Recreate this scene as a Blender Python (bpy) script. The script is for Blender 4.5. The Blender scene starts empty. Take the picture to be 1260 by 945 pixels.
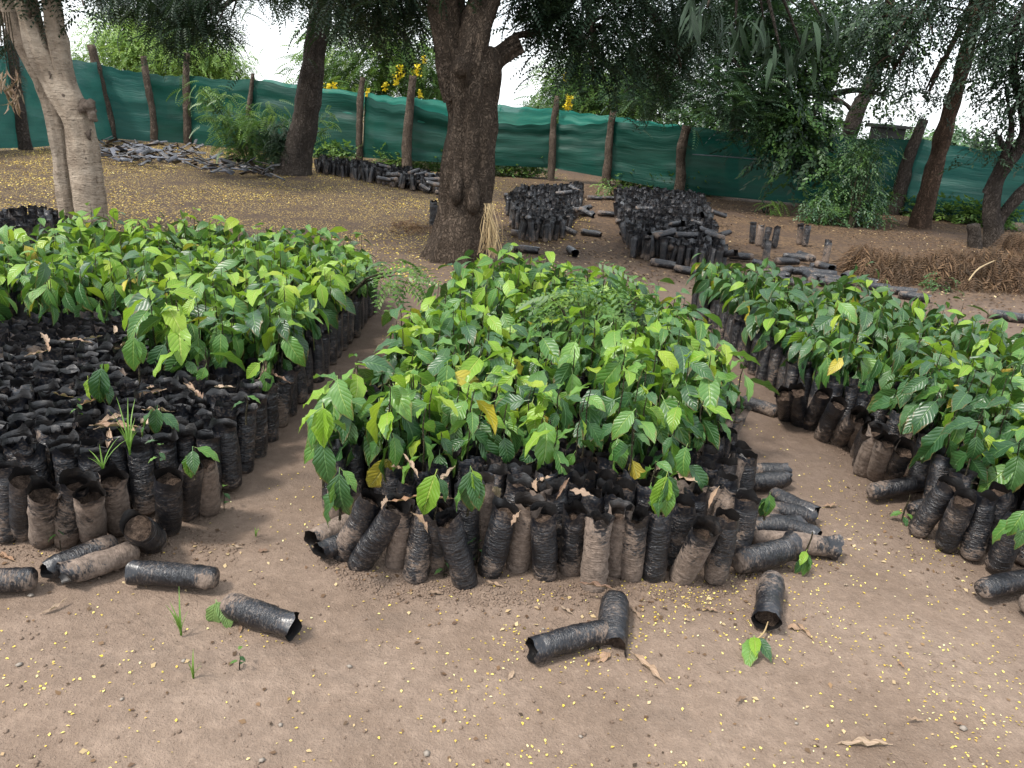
import bpy, math, random
import numpy as np
from mathutils import Vector, Matrix, Euler

C = bpy.context.scene
COL = C.collection
PI = math.pi
rad = math.radians

# ------------------------------------------------------------------ camera
PITCH, ROLL, CAMH, F = 19.8, 4.5, 1.5, 934.0
_a = rad(90 - PITCH)
CR = Matrix.Rotation(_a, 3, 'X') @ Matrix.Rotation(rad(ROLL), 3, 'Z')
cd = bpy.data.cameras.new('camera')
cam = bpy.data.objects.new('camera', cd)
COL.objects.link(cam)
cam.location = (0, 0, CAMH)
cam.rotation_euler = CR.to_euler()
cd.sensor_width = 36.0
cd.lens = 36.0 * F / 1260.0
cd.clip_start = 0.05
cd.clip_end = 2000
C.camera = cam

# ------------------------------------------------------------------ sky, sun, exposure
SUN_EL, SUN_AZ = rad(58), rad(235)          # azimuth clockwise from +Y
w = bpy.data.worlds.new('World')
C.world = w
w.use_nodes = True
wn = w.node_tree
wn.nodes.clear()
wo = wn.nodes.new('ShaderNodeOutputWorld')
bg1 = wn.nodes.new('ShaderNodeBackground')
bg2 = wn.nodes.new('ShaderNodeBackground')
sk = wn.nodes.new('ShaderNodeTexSky')
sk.sky_type = 'NISHITA'
sk.sun_disc = False
sk.sun_elevation = SUN_EL
sk.sun_rotation = SUN_AZ
sk.dust_density = 3.0
mx = wn.nodes.new('ShaderNodeAddShader')
bg1.inputs['Strength'].default_value = 0.05
bg2.inputs['Color'].default_value = (0.93, 0.97, 1.0, 1)   # bright even cloud cover
bg2.inputs['Strength'].default_value = 0.80
wn.links.new(sk.outputs[0], bg1.inputs[0])
wn.links.new(bg1.outputs[0], mx.inputs[0])
wn.links.new(bg2.outputs[0], mx.inputs[1])
wn.links.new(mx.outputs[0], wo.inputs[0])

sd = bpy.data.lights.new('sun', 'SUN')
sd.energy = 2.4
sd.angle = rad(9)
sd.color = (1.0, 0.95, 0.88)
sun = bpy.data.objects.new('sun', sd)
COL.objects.link(sun)
sdir = Vector((math.sin(SUN_AZ) * math.cos(SUN_EL), math.cos(SUN_AZ) * math.cos(SUN_EL), math.sin(SUN_EL)))
sun.rotation_euler = sdir.to_track_quat('Z', 'Y').to_euler()
sun.location = (-5, -5, 12)

C.view_settings.view_transform = 'Standard'
C.view_settings.look = 'None'
C.view_settings.gamma = 1
C.view_settings.exposure = 1.0

# ------------------------------------------------------------------ measuring helpers
def ray(px, py):
    return CR @ Vector(((px - 630) / F, -(py - 472.5) / F, -1))
def G(px, py, z=0.0):                        # point at height z
    d = ray(px, py)
    return d * ((z - CAMH) / d.z) + Vector((0, 0, CAMH))
def P(px, py, Y):                            # point at distance Y in front
    d = ray(px, py)
    return d * (Y / d.y) + Vector((0, 0, CAMH))
CRI = CR.transposed()
def proj(p):
    q = CRI @ (Vector(p) - Vector((0, 0, CAMH)))
    if q.z > -0.05:
        return (-9999, -9999)
    return (630 - F * q.x / q.z, 472.5 + F * q.y / q.z)

rng = np.random.default_rng(11)
random.seed(7)

def _h(i):
    x = (i[..., 0] * 374761393 + i[..., 1] * 668265263 + i[..., 2] * 1274126177) & 0xffffffff
    x = ((x ^ (x >> 13)) * 1274126177) & 0xffffffff
    x = ((x ^ (x >> 16)) * 2246822519) & 0xffffffff
    return ((x ^ (x >> 15)) & 0xffffff) / 16777215.0
def vn(p):                                   # value noise, p (...,3) -> -1..1
    p = np.asarray(p, dtype=float)
    i = np.floor(p).astype(np.int64)
    f = p - i
    f = f * f * (3 - 2 * f)
    r = 0
    for a in (0, 1):
        for b in (0, 1):
            for c in (0, 1):
                wgt = (f[..., 0] if a else 1 - f[..., 0]) * (f[..., 1] if b else 1 - f[..., 1]) * (f[..., 2] if c else 1 - f[..., 2])
                r = r + wgt * _h(i + np.array([a, b, c]))
    return r * 2 - 1
def v3(x, y, z=0.0):
    x, y = np.asarray(x, float), np.asarray(y, float)
    return np.stack([x, y, np.zeros_like(x) + z], -1)

# ------------------------------------------------------------------ mesh building
class Geo:
    def __init__(s):
        s.v, s.f, s.m, s.a, s.n = [], [], [], [], 0
    def add(s, v, faces, mat=0, a=None):
        """v (N,3); faces: (M,3) or (M,4) array or list of those; a (N,3) attribute"""
        v = np.asarray(v, float)
        if a is None:
            a = np.zeros((len(v), 3))
        s.v.append(v)
        s.a.append(np.asarray(a, float))
        if not isinstance(faces, list):
            faces = [faces]
        for f in faces:
            f = np.asarray(f, np.int64)
            s.f.append(f + s.n)
            mm = mat if np.ndim(mat) else np.full(len(f), mat)
            s.m.append(np.asarray(mm))
        s.n += len(v)
        return s
    def mesh(s, name, mats, smooth=True):
        me = bpy.data.meshes.new(name)
        v = np.concatenate(s.v)
        a = np.concatenate(s.a)
        tot = sum(f.size for f in s.f)
        nf = sum(len(f) for f in s.f)
        me.vertices.add(len(v))
        me.vertices.foreach_set('co', v.astype(np.float32).ravel())
        me.loops.add(tot)
        me.polygons.add(nf)
        me.loops.foreach_set('vertex_index', np.concatenate([f.ravel() for f in s.f]).astype(np.int32))
        sizes = np.concatenate([np.full(len(f), f.shape[1]) for f in s.f])
        st = np.concatenate([[0], np.cumsum(sizes)[:-1]])
        me.polygons.foreach_set('loop_start', st.astype(np.int32))
        me.polygons.foreach_set('material_index', np.concatenate(s.m).astype(np.int32))
        me.polygons.foreach_set('use_smooth', np.full(nf, smooth))
        me.update(calc_edges=True)
        me.validate()
        at = me.attributes.new('luv', 'FLOAT_VECTOR', 'POINT')
        if len(at.data) == len(a):
            at.data.foreach_set('vector', a.astype(np.float32).ravel())
        for m in (mats if isinstance(mats, (list, tuple)) else [mats]):
            me.materials.append(m)
        return me

def link(name, me, parent=None, loc=None, rot=None, scale=None):
    o = bpy.data.objects.new(name, me)
    COL.objects.link(o)
    if parent is not None:
        o.parent = parent
    if loc is not None:
        o.location = loc
    if rot is not None:
        o.rotation_euler = rot
    if scale is not None:
        o.scale = (scale,) * 3 if np.ndim(scale) == 0 else scale
    return o
def tag(o, label=None, cat=None, group=None, kind=None):
    if label: o['label'] = label
    if cat: o['category'] = cat
    if group: o['group'] = group
    if kind: o['kind'] = kind
    return o
def empty(name, loc=(0, 0, 0), rot=(0, 0, 0)):
    return link(name, None, None, loc, rot)

def grid_faces(nu, nv, wrap=False):          # nv rows of nu verts
    r, c = np.meshgrid(np.arange(nv - 1), np.arange(nu if wrap else nu - 1), indexing='ij')
    c2 = (c + 1) % nu
    return np.stack([r * nu + c, r * nu + c2, (r + 1) * nu + c2, (r + 1) * nu + c], -1).reshape(-1, 4)

def tube(path, radii, seg=12, amp=0.0, freq=3.0, flare=0, seed=0, sub=4, ridge=0.0):
    """bent tapered tube with rough surface: (verts, faces, attr)"""
    pts = [Vector(p) for p in path]
    # Catmull-Rom resample
    P2, R2 = [], []
    n = len(pts)
    for i in range(n - 1):
        p0, p1, p2, p3 = pts[max(i - 1, 0)], pts[i], pts[i + 1], pts[min(i + 2, n - 1)]
        for k in range(sub):
            t = k / sub
            P2.append(0.5 * ((2 * p1) + (p2 - p0) * t + (2 * p0 - 5 * p1 + 4 * p2 - p3) * t * t + (3 * p1 - p0 - 3 * p2 + p3) * t ** 3))
            R2.append(radii[i] * (1 - t) + radii[i + 1] * t)
    P2.append(pts[-1]); R2.append(radii[-1])
    m = len(P2)
    V, A = [], []
    ref = Vector((1, 0, 0))
    L = 0
    th = np.arange(seg) / seg * 2 * PI
    for i in range(m):
        d = (P2[min(i + 1, m - 1)] - P2[max(i - 1, 0)]).normalized()
        if abs(d.dot(ref)) > 0.95: ref = Vector((0, 1, 0))
        u = (ref - d * ref.dot(d)).normalized()
        ref = u
        v = d.cross(u)
        if i: L += (P2[i] - P2[i - 1]).length
        c = np.array(P2[i]); U = np.array(u); W = np.array(v)
        ring = c + R2[i] * (np.cos(th)[:, None] * U + np.sin(th)[:, None] * W)
        if amp:
            rr = R2[i] * (1 + 0 * th)
            q = ring * freq + seed * 7.3
            dn = vn(q) * amp + vn(q * 2.7 + 5) * amp * 0.5
            if ridge:
                dn = dn + ridge * vn(np.stack([np.cos(th) * 4 + seed, np.sin(th) * 4, np.full(seg, L * 1.2)], -1))
            ring = c + (rr + dn)[:, None] * (np.cos(th)[:, None] * U + np.sin(th)[:, None] * W)
        V.append(ring)
        A.append(np.stack([th / (2 * PI), np.full(seg, L), np.zeros(seg)], -1))
    V = np.concatenate(V); A = np.concatenate(A)
    f = grid_faces(seg, m, wrap=True)
    # end cap
    cap = np.array(P2[-1])[None]
    b = (m - 1) * seg
    tri = np.array([[b + k, b + (k + 1) % seg, m * seg] for k in range(seg)])
    V = np.concatenate([V, cap]); A = np.concatenate([A, A[-1:]])
    return V, [f, tri], A

def rot_mats(az, pitch, roll):
    """R = Rz(az) Ry(roll) Rx(pitch), arrays -> (N,3,3)"""
    ca, sa, cp, sp, cr, sr = np.cos(az), np.sin(az), np.cos(pitch), np.sin(pitch), np.cos(roll), np.sin(roll)
    z, o = np.zeros_like(ca), np.ones_like(ca)
    Rz = np.stack([ca, -sa, z, sa, ca, z, z, z, o], -1).reshape(-1, 3, 3)
    Ry = np.stack([cr, z, sr, z, o, z, -sr, z, cr], -1).reshape(-1, 3, 3)
    Rx = np.stack([o, z, z, z, cp, -sp, z, sp, cp], -1).reshape(-1, 3, 3)
    return Rz @ Ry @ Rx
def scatter(geo, tv, tf, ta, R, s, T, mat=0, rnd=None):
    """many copies of a template joined into geo"""
    N, n = len(T), len(tv)
    if N == 0: return
    v = np.einsum('nij,kj->nki', R, tv) * np.asarray(s).reshape(-1, 1, 1) + T[:, None, :]
    a = np.repeat(ta[None], N, 0).copy()
    a[:, :, 2] = (rng.random(N) if rnd is None else rnd)[:, None]
    off = (np.arange(N) * n)[:, None, None]
    fl = tf if isinstance(tf, list) else [tf]
    for k, f in enumerate(fl):
        ff = (f[None] + off).reshape(-1, f.shape[1])
        if k == 0:
            geo.v.append(v.reshape(-1, 3)); geo.a.append(a.reshape(-1, 3))
        geo.f.append(ff + geo.n)
        geo.m.append(np.full(len(ff), mat) if not np.ndim(mat) else np.repeat(mat, len(f)))
    geo.n += N * n

# ------------------------------------------------------------------ materials
class Mat:
    def __init__(s, name):
        s.m = bpy.data.materials.new(name); s.m.use_nodes = True
        s.t = s.m.node_tree; s.t.nodes.clear()
        s.out = s.t.nodes.new('ShaderNodeOutputMaterial')
    def n(s, typ, ins=None, **kw):
        nd = s.t.nodes.new('ShaderNode' + typ)
        for k, v in kw.items(): setattr(nd, k, v)
        for k, v in (ins or {}).items(): s.set(nd.inputs[k], v)
        return nd
    def set(s, sock, v):
        if isinstance(v, bpy.types.NodeSocket): s.t.links.new(v, sock)
        elif isinstance(v, bpy.types.Node): s.t.links.new(v.outputs[0], sock)
        else:
            if isinstance(v, tuple) and len(v) == 3 and sock.type == 'RGBA': v = v + (1,)
            sock.default_value = v
    def math(s, op, a, b=0.0, c=None, clamp=False):
        nd = s.n('Math', operation=op, use_clamp=clamp)
        s.set(nd.inputs[0], a); s.set(nd.inputs[1], b)
        if c is not None: s.set(nd.inputs[2], c)
        return nd.outputs[0]
    def mix(s, f, a, b, blend='MIX'):
        nd = s.n('Mix', data_type='RGBA', blend_type=blend)
        s.set(nd.inputs[0], f); s.set(nd.inputs[6], a); s.set(nd.inputs[7], b)
        return nd.outputs[2]
    def ramp(s, f, stops, interp='LINEAR'):
        nd = s.n('ValToRGB'); cr = nd.color_ramp; cr.interpolation = interp
        while len(cr.elements) < len(stops): cr.elements.new(0.5)
        for e, (p, c) in zip(cr.elements, stops):
            e.position = p
            e.color = (c + (1,)) if isinstance(c, tuple) else (c, c, c, 1)
        s.set(nd.inputs[0], f)
        return nd.outputs[0]
    def smooth(s, x, a, b):
        nd = s.n('MapRange', interpolation_type='SMOOTHSTEP')
        s.set(nd.inputs[0], x); s.set(nd.inputs[1], a); s.set(nd.inputs[2], b)
        return nd.outputs[0]
    def noise(s, vec, scale, detail=3, rough=0.55, dist=0.0, out=0):
        nd = s.n('TexNoise'); nd.inputs['Scale'].default_value = scale
        nd.inputs['Detail'].default_value = detail; nd.inputs['Roughness'].default_value = rough
        nd.inputs['Distortion'].default_value = dist
        s.set(nd.inputs['Vector'], vec)
        return nd.outputs[out]
    def scale(s, vec, x, y, z):
        nd = s.n('Mapping'); nd.inputs['Scale'].default_value = (x, y, z)
        s.set(nd.inputs['Vector'], vec); return nd.outputs[0]
    def bump(s, h, strength, dist, normal=None):
        nd = s.n('Bump'); nd.inputs['Strength'].default_value = strength
        nd.inputs['Distance'].default_value = dist
        s.set(nd.inputs['Height'], h)
        if normal is not None: s.set(nd.inputs['Normal'], normal)
        return nd.outputs[0]
    def bsdf(s, col, rough, normal=None, spec=0.5, **kw):
        nd = s.n('BsdfPrincipled'); s.set(nd.inputs['Base Color'], col); s.set(nd.inputs['Roughness'], rough)
        nd.inputs['Specular IOR Level'].default_value = spec
        if normal is not None: s.set(nd.inputs['Normal'], normal)
        for k, v in kw.items(): s.set(nd.inputs[k.replace('_', ' ')], v)
        return nd
    def done(s, sh):
        s.t.links.new(sh.outputs[0] if isinstance(sh, bpy.types.Node) else sh, s.out.inputs[0])
        return s.m
    def obj(s): return s.n('TexCoord').outputs['Object']
    def rnd(s): return s.n('ObjectInfo').outputs['Random']
    def luv(s):
        at = s.n('Attribute', attribute_name='luv')
        return s.n('SeparateXYZ', {0: at.outputs['Vector']})

def leaf_material(name, cols, vein, rough=0.38, trans=0.3, bumps=1.0, brown=0.0, nv=8.5):
    m = Mat(name)
    l = m.luv(); u, v, r = l.outputs
    rr = m.math('FRACT', m.math('ADD', r, m.rnd()))
    base = m.ramp(rr, [(i / (len(cols) - 1), c) for i, c in enumerate(cols)])
    au = m.math('ABSOLUTE', u)
    ph = m.math('SUBTRACT', m.math('MULTIPLY', v, nv), m.math('MULTIPLY', au, 2.3))
    fr = m.math('FRACT', ph)
    tri = m.math('ABSOLUTE', m.math('SUBTRACT', fr, 0.5))             # 0 in the middle of a cell, .5 on a vein
    side = m.smooth(tri, 0.40, 0.49)
    mid = m.math('SUBTRACT', 1.0, m.smooth(au, 0.03, 0.11))
    ve = m.math('MAXIMUM', m.math('MULTIPLY', side, 0.6), mid)
    obn = m.noise(m.obj(), 38, 2)
    col = m.mix(m.math('MULTIPLY', obn, 0.35), base, m.mix(0.5, base, (0.0, 0.0, 0.0)))
    col = m.mix(m.math('MULTIPLY', ve, 0.75), col, vein)
    if brown > 0:
        edge = m.smooth(m.math('ADD', m.math('MULTIPLY', au, 0.5), m.math('ADD', m.math('MULTIPLY', v, 0.35), m.math('MULTIPLY', m.noise(m.obj(), 22, 2), 0.6))), 0.92, 1.02)
        col = m.mix(m.math('MULTIPLY', edge, brown), col, (0.16, 0.085, 0.03))
    dome = m.math('SUBTRACT', 1.0, m.math('MULTIPLY', tri, tri))
    h = m.math('SUBTRACT', m.math('MULTIPLY', dome, 1.0), m.math('MULTIPLY', mid, 0.5))
    nrm = m.bump(h, 0.7 * bumps, 0.007)
    b = m.bsdf(col, rough, nrm, 0.5)
    tr = m.n('BsdfTranslucent', {'Color': m.mix(0.35, col, (0.25, 0.42, 0.02)), 'Normal': nrm})
    mx = m.n('MixShader', {0: trans, 1: b.outputs[0], 2: tr.outputs[0]})
    return m.done(mx)

M_DARK = leaf_material('leaf_dark', [(0.016, 0.056, 0.017), (0.032, 0.098, 0.024), (0.022, 0.070, 0.026), (0.060, 0.14, 0.030)], (0.09, 0.18, 0.06), 0.36, 0.16, brown=0.5)
M_MID = leaf_material('leaf_mid', [(0.050, 0.145, 0.028), (0.090, 0.215, 0.036), (0.066, 0.17, 0.042), (0.14, 0.285, 0.048)], (0.22, 0.34, 0.08), 0.38, 0.3, brown=0.5)
M_YOUNG = leaf_material('leaf_young', [(0.16, 0.32, 0.03), (0.24, 0.40, 0.04), (0.2, 0.37, 0.03), (0.34, 0.44, 0.04)], (0.38, 0.46, 0.10), 0.36, 0.38)
M_YELL = leaf_material('leaf_yellow', [(0.42, 0.34, 0.03), (0.48, 0.42, 0.04), (0.36, 0.26, 0.05)], (0.45, 0.42, 0.12), 0.4, 0.3, brown=0.7)
M_DRY = leaf_material('leaf_dry', [(0.24, 0.145, 0.09), (0.36, 0.25, 0.17), (0.15, 0.08, 0.05), (0.42, 0.32, 0.23), (0.28, 0.15, 0.08)], (0.32, 0.23, 0.15), 0.7, 0.12, nv=6)
M_WILT = leaf_material('leaf_wilted', [(0.12, 0.22, 0.06), (0.18, 0.27, 0.08)], (0.2, 0.3, 0.1), 0.6, 0.2)

def foliage_material(name, cols, rough=0.45, trans=0.25, tc=(0.12, 0.25, 0.02)):
    m = Mat(name)
    l = m.luv(); u, v, r = l.outputs
    base = m.ramp(m.math('FRACT', m.math('ADD', r, m.rnd())), [(i / (len(cols) - 1), c) for i, c in enumerate(cols)])
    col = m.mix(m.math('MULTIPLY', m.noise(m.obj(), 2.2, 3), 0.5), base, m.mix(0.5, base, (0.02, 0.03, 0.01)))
    b = m.bsdf(col, rough, None, 0.4)
    tr = m.n('BsdfTranslucent', {'Color': m.mix(0.4, col, tc)})
    return m.done(m.n('MixShader', {0: trans, 1: b.outputs[0], 2: tr.outputs[0]}))
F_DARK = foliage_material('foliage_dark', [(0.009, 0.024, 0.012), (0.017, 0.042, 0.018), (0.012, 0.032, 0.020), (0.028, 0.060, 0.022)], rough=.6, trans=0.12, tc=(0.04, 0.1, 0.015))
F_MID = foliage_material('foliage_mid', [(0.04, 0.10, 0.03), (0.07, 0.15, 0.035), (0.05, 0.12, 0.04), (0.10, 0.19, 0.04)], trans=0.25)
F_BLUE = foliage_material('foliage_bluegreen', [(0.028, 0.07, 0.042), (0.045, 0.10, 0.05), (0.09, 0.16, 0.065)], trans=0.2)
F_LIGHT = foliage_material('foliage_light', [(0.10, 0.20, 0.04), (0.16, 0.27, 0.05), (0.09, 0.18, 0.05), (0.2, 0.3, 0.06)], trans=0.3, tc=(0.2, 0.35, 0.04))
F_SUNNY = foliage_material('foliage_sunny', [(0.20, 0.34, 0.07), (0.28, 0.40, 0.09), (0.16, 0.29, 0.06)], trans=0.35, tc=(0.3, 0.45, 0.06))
F_FLOWER = foliage_material('flower_yellow', [(0.75, 0.55, 0.02), (0.85, 0.68, 0.03), (0.7, 0.6, 0.05)], 0.6, 0.3, (0.8, 0.6, 0.02))
F_DRY = foliage_material('foliage_dry', [(0.11, 0.06, 0.03), (0.19, 0.105, 0.05), (0.08, 0.042, 0.025), (0.27, 0.165, 0.08)], 0.75, 0.1, (0.3, 0.18, 0.08))
F_HEAP = foliage_material('frond_dry', [(0.07, 0.036, 0.018), (0.12, 0.065, 0.032), (0.035, 0.02, 0.012), (0.19, 0.11, 0.055)], 0.75, 0.1, (0.2, 0.12, 0.05))
F_STRAW = foliage_material('straw', [(0.42, 0.30, 0.15), (0.52, 0.40, 0.22), (0.34, 0.23, 0.12)], 0.7, 0.1, (0.4, 0.3, 0.15))
F_PETAL = foliage_material('petal_yellow', [(0.80, 0.62, 0.05), (0.85, 0.74, 0.25), (0.75, 0.5, 0.03), (0.82, 0.76, 0.42)], 0.6, 0.2, (0.8, 0.6, 0.05))
F_PETALF = foliage_material('petal_faded', [(0.50, 0.34, 0.05), (0.62, 0.46, 0.08), (0.36, 0.22, 0.06), (0.66, 0.52, 0.14)], 0.7, 0.1, (0.6, 0.4, 0.05))
F_GRASS = foliage_material('grass_green', [(0.12, 0.25, 0.04), (0.2, 0.33, 0.06)], 0.5, 0.3)

def soil_color(m, vec, s=1.0):
    a = m.noise(vec, 2.3 * s, 5, 0.6)
    b = m.noise(vec, 26 * s, 4, 0.65)
    c = m.noise(vec, 160 * s, 3, 0.7)
    col = m.ramp(a, [(0.3, (0.178, 0.128, 0.094)), (0.5, (0.232, 0.171, 0.129)), (0.7, (0.275, 0.208, 0.160))])
    col = m.mix(m.smooth(b, 0.35, 0.75), m.mix(0.35, col, (0.08, 0.055, 0.04)), col)
    col = m.mix(m.math('MULTIPLY', m.smooth(c, 0.55, 0.8), 0.5), col, (0.42, 0.33, 0.25))
    col = m.mix(m.math('MULTIPLY', m.math('SUBTRACT', 1.0, m.smooth(c, 0.22, 0.42)), 0.55), col, (0.09, 0.06, 0.045))
    return col, a, b, c

def ground_material():
    m = Mat('bare_soil')
    o = m.obj()
    col, a, b, c = soil_color(m, o)
    s = m.n('SeparateXYZ', {0: o}); X, Y, Z = s.outputs
    # trodden earth darker from the beds back, pale earth in front
    bed_tone = m.smooth(m.math('ADD', Y, m.math('MULTIPLY', a, 1.2)), 2.7, 4.2)
    # greyer scuffed patches and pressed tread marks
    pt = m.noise(m.scale(o, 1.0, 2.2, 1), 1.6, 5, 0.65, 0.8)
    col = m.mix(m.math('MULTIPLY', m.smooth(pt, 0.52, 0.66), 0.45), col, m.mix(0.5, col, (0.10, 0.08, 0.066)))
    tv = m.noise(m.scale(m.n('Mapping', {'Vector': o, 'Rotation': (0, 0, 0.5)}).outputs[0], 1.0, 9, 1), 3.0, 3, 0.5, 0.8)
    trd = m.math('MULTIPLY', m.smooth(tv, 0.45, 0.6), m.smooth(m.noise(o, 1.3, 2), 0.5, 0.6))
    col = m.mix(m.math('MULTIPLY', bed_tone, 0.72), col, m.mix(0.6, col, (0.06, 0.04, 0.03)))
    # hairline cracks and small pits
    ck = m.n('TexVoronoi', {'Vector': m.n('VectorMath', {0: o, 1: m.n('VectorMath', {0: m.noise(o, 6, 4, out=1), 'Scale': 0.35}, operation='SCALE').outputs[0]}, operation='ADD').outputs[0], 'Scale': 2.6}, feature='DISTANCE_TO_EDGE')
    crk = m.math('MULTIPLY', m.math('SUBTRACT', 1.0, m.smooth(ck.outputs['Distance'], 0.0, 0.008)), m.smooth(m.noise(o, 2.9, 3), 0.5, 0.62))
    col = m.mix(m.math('MULTIPLY', crk, 0.22), col, (0.08, 0.055, 0.04))
    # litter: fine yellow flecks on the left, brown leaf mould on the right
    far = m.smooth(m.math('ADD', Y, m.math('MULTIPLY', m.noise(o, 1.1, 3), 2.2)), 7.6, 10.5)
    fl = m.n('TexVoronoi', {'Vector': m.scale(o, 38, 24, 1), 'Scale': 1.0})
    fk = m.math('MULTIPLY', m.math('SUBTRACT', 1.0, m.smooth(fl.outputs['Distance'], 0.2, 0.42)), m.smooth(m.noise(o, 1.7, 4), 0.30, 0.52))
    left = m.math('SUBTRACT', 1.0, m.smooth(X, -1.6, 1.2))
    yc = m.mix(m.n('SeparateColor', {0: fl.outputs['Color']}).outputs[0], (0.50, 0.33, 0.06), (0.60, 0.47, 0.16))
    dark = m.mix(m.smooth(b, 0.3, 0.7), (0.035, 0.024, 0.017), (0.085, 0.057, 0.038))
    litL = m.mix(m.math('MULTIPLY', fk, 0.7), dark, yc)
    mul = m.n('TexVoronoi', {'Vector': m.scale(o, 30, 22, 1), 'Scale': 1.0})
    litR = m.mix(m.n('SeparateColor', {0: mul.outputs['Color']}).outputs[1], (0.035, 0.023, 0.016), (0.15, 0.095, 0.052))
    litR = m.mix(m.smooth(m.noise(o, 0.9, 4), 0.42, 0.7), litR, (0.07, 0.046, 0.032))
    lit = m.mix(left, litR, litL)
    col = m.mix(m.math('MULTIPLY', far, 0.93), col, lit)
    h = m.math('ADD', m.math('ADD', m.math('MULTIPLY', b, 0.6), m.math('MULTIPLY', c, 0.55)), m.math('MULTIPLY', trd, 0.10))
    h2 = m.noise(o, 70, 4, 0.7)
    nr = m.bump(m.math('SUBTRACT', m.math('ADD', h, m.math('MULTIPLY', h2, 0.65)), m.math('MULTIPLY', crk, 0.2)), 0.9, 0.014)
    return m.done(m.bsdf(col, 0.93, nr, 0.2))
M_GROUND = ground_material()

def clod_material():
    m = Mat('soil_clod'); o = m.obj()
    col, a, b, c = soil_color(m, o, 2.0)
    col = m.mix(0.25, col, (0.07, 0.045, 0.032))
    return m.done(m.bsdf(col, 0.95, m.bump(m.noise(o, 120, 4), 0.8, 0.006), 0.15))
M_SOIL = clod_material()

def bag_material(name, mud, blue=1.0):
    m = Mat(name)
    o = m.obj()
    l = m.luv(); u, v, r = l.outputs
    rr = m.math('FRACT', m.math('ADD', r, m.rnd()))
    vec = m.n('VectorMath', {0: o, 1: m.n('CombineXYZ', {0: m.math('MULTIPLY', rr, 17.0), 1: m.math('MULTIPLY', rr, 31.0), 2: 0.0}).outputs[0]}, operation='ADD').outputs[0]
    wr = m.noise(m.scale(vec, 1, 1, 4.2), 26, 4, 0.65, 0.7)              # crosswise crinkles
    wr2 = m.noise(m.scale(vec, 1, 1, 2.0), 90, 3, 0.6)
    big = m.noise(vec, 9, 3, 0.6)
    plast = m.ramp(big, [(0.35, (0.005, 0.0058, 0.008)), (0.65, (0.010, 0.012, 0.017))])
    dust = m.smooth(m.math('ADD', wr2, m.math('MULTIPLY', big, 0.6)), 0.78, 1.05)
    plast = m.mix(m.math('MULTIPLY', dust, 0.4), plast, (0.20, 0.155, 0.12))
    spk = m.noise(m.scale(vec, 1, 1, 2.2), 48, 5, 0.75, 0.5)
    # mud: more towards the foot of the bag, in patches, caught on the crinkles
    k = m.math('SUBTRACT', m.math('ADD', m.math('ADD', m.math('MULTIPLY', big, 1.5), m.math('MULTIPLY', spk, 1.5)), m.math('MULTIPLY', rr, 0.6 * mud)), m.math('MULTIPLY', v, 0.62))
    mk = m.smooth(k, 1.52 - 0.30 * mud, 1.68 - 0.30 * mud)
    mc = m.mix(m.smooth(m.noise(vec, 60, 4, 0.7), 0.3, 0.7), (0.10, 0.072, 0.054), (0.22, 0.165, 0.128))
    col = m.mix(m.math('MULTIPLY', mk, 0.92), plast, mc)
    rough = m.n('Mix', {0: mk, 2: 0.31, 3: 0.9}, data_type='FLOAT').outputs[0]
    back = m.n('NewGeometry').outputs['Backfacing']            # inside of the bag: shade of the mouth painted dark, duller finish
    col = m.mix(m.math('MULTIPLY', back, 0.9), col, (0.006, 0.0055, 0.0055))
    rough = m.n('Mix', {0: back, 2: rough, 3: 0.45}, data_type='FLOAT').outputs[0]
    h = m.math('ADD', m.math('ADD', m.math('MULTIPLY', wr, 1.1), m.math('MULTIPLY', mk, 0.12)), m.math('MULTIPLY', wr2, 0.35))
    nr = m.bump(m.math('MULTIPLY', h, m.math('SUBTRACT', 1.0, m.math('MULTIPLY', m.smooth(v, 0.80, 0.90), 0.8))), 0.75, 0.010)
    return m.done(m.bsdf(col, rough, nr, 0.7, Specular_IOR_Level=m.n('Mix', {0: back, 2: 0.6, 3: 0.55}, data_type='FLOAT').outputs[0]))
M_BAG = bag_material('black_plastic', 0.25)
M_BAGM = bag_material('black_plastic_muddy', 1.0)

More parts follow.
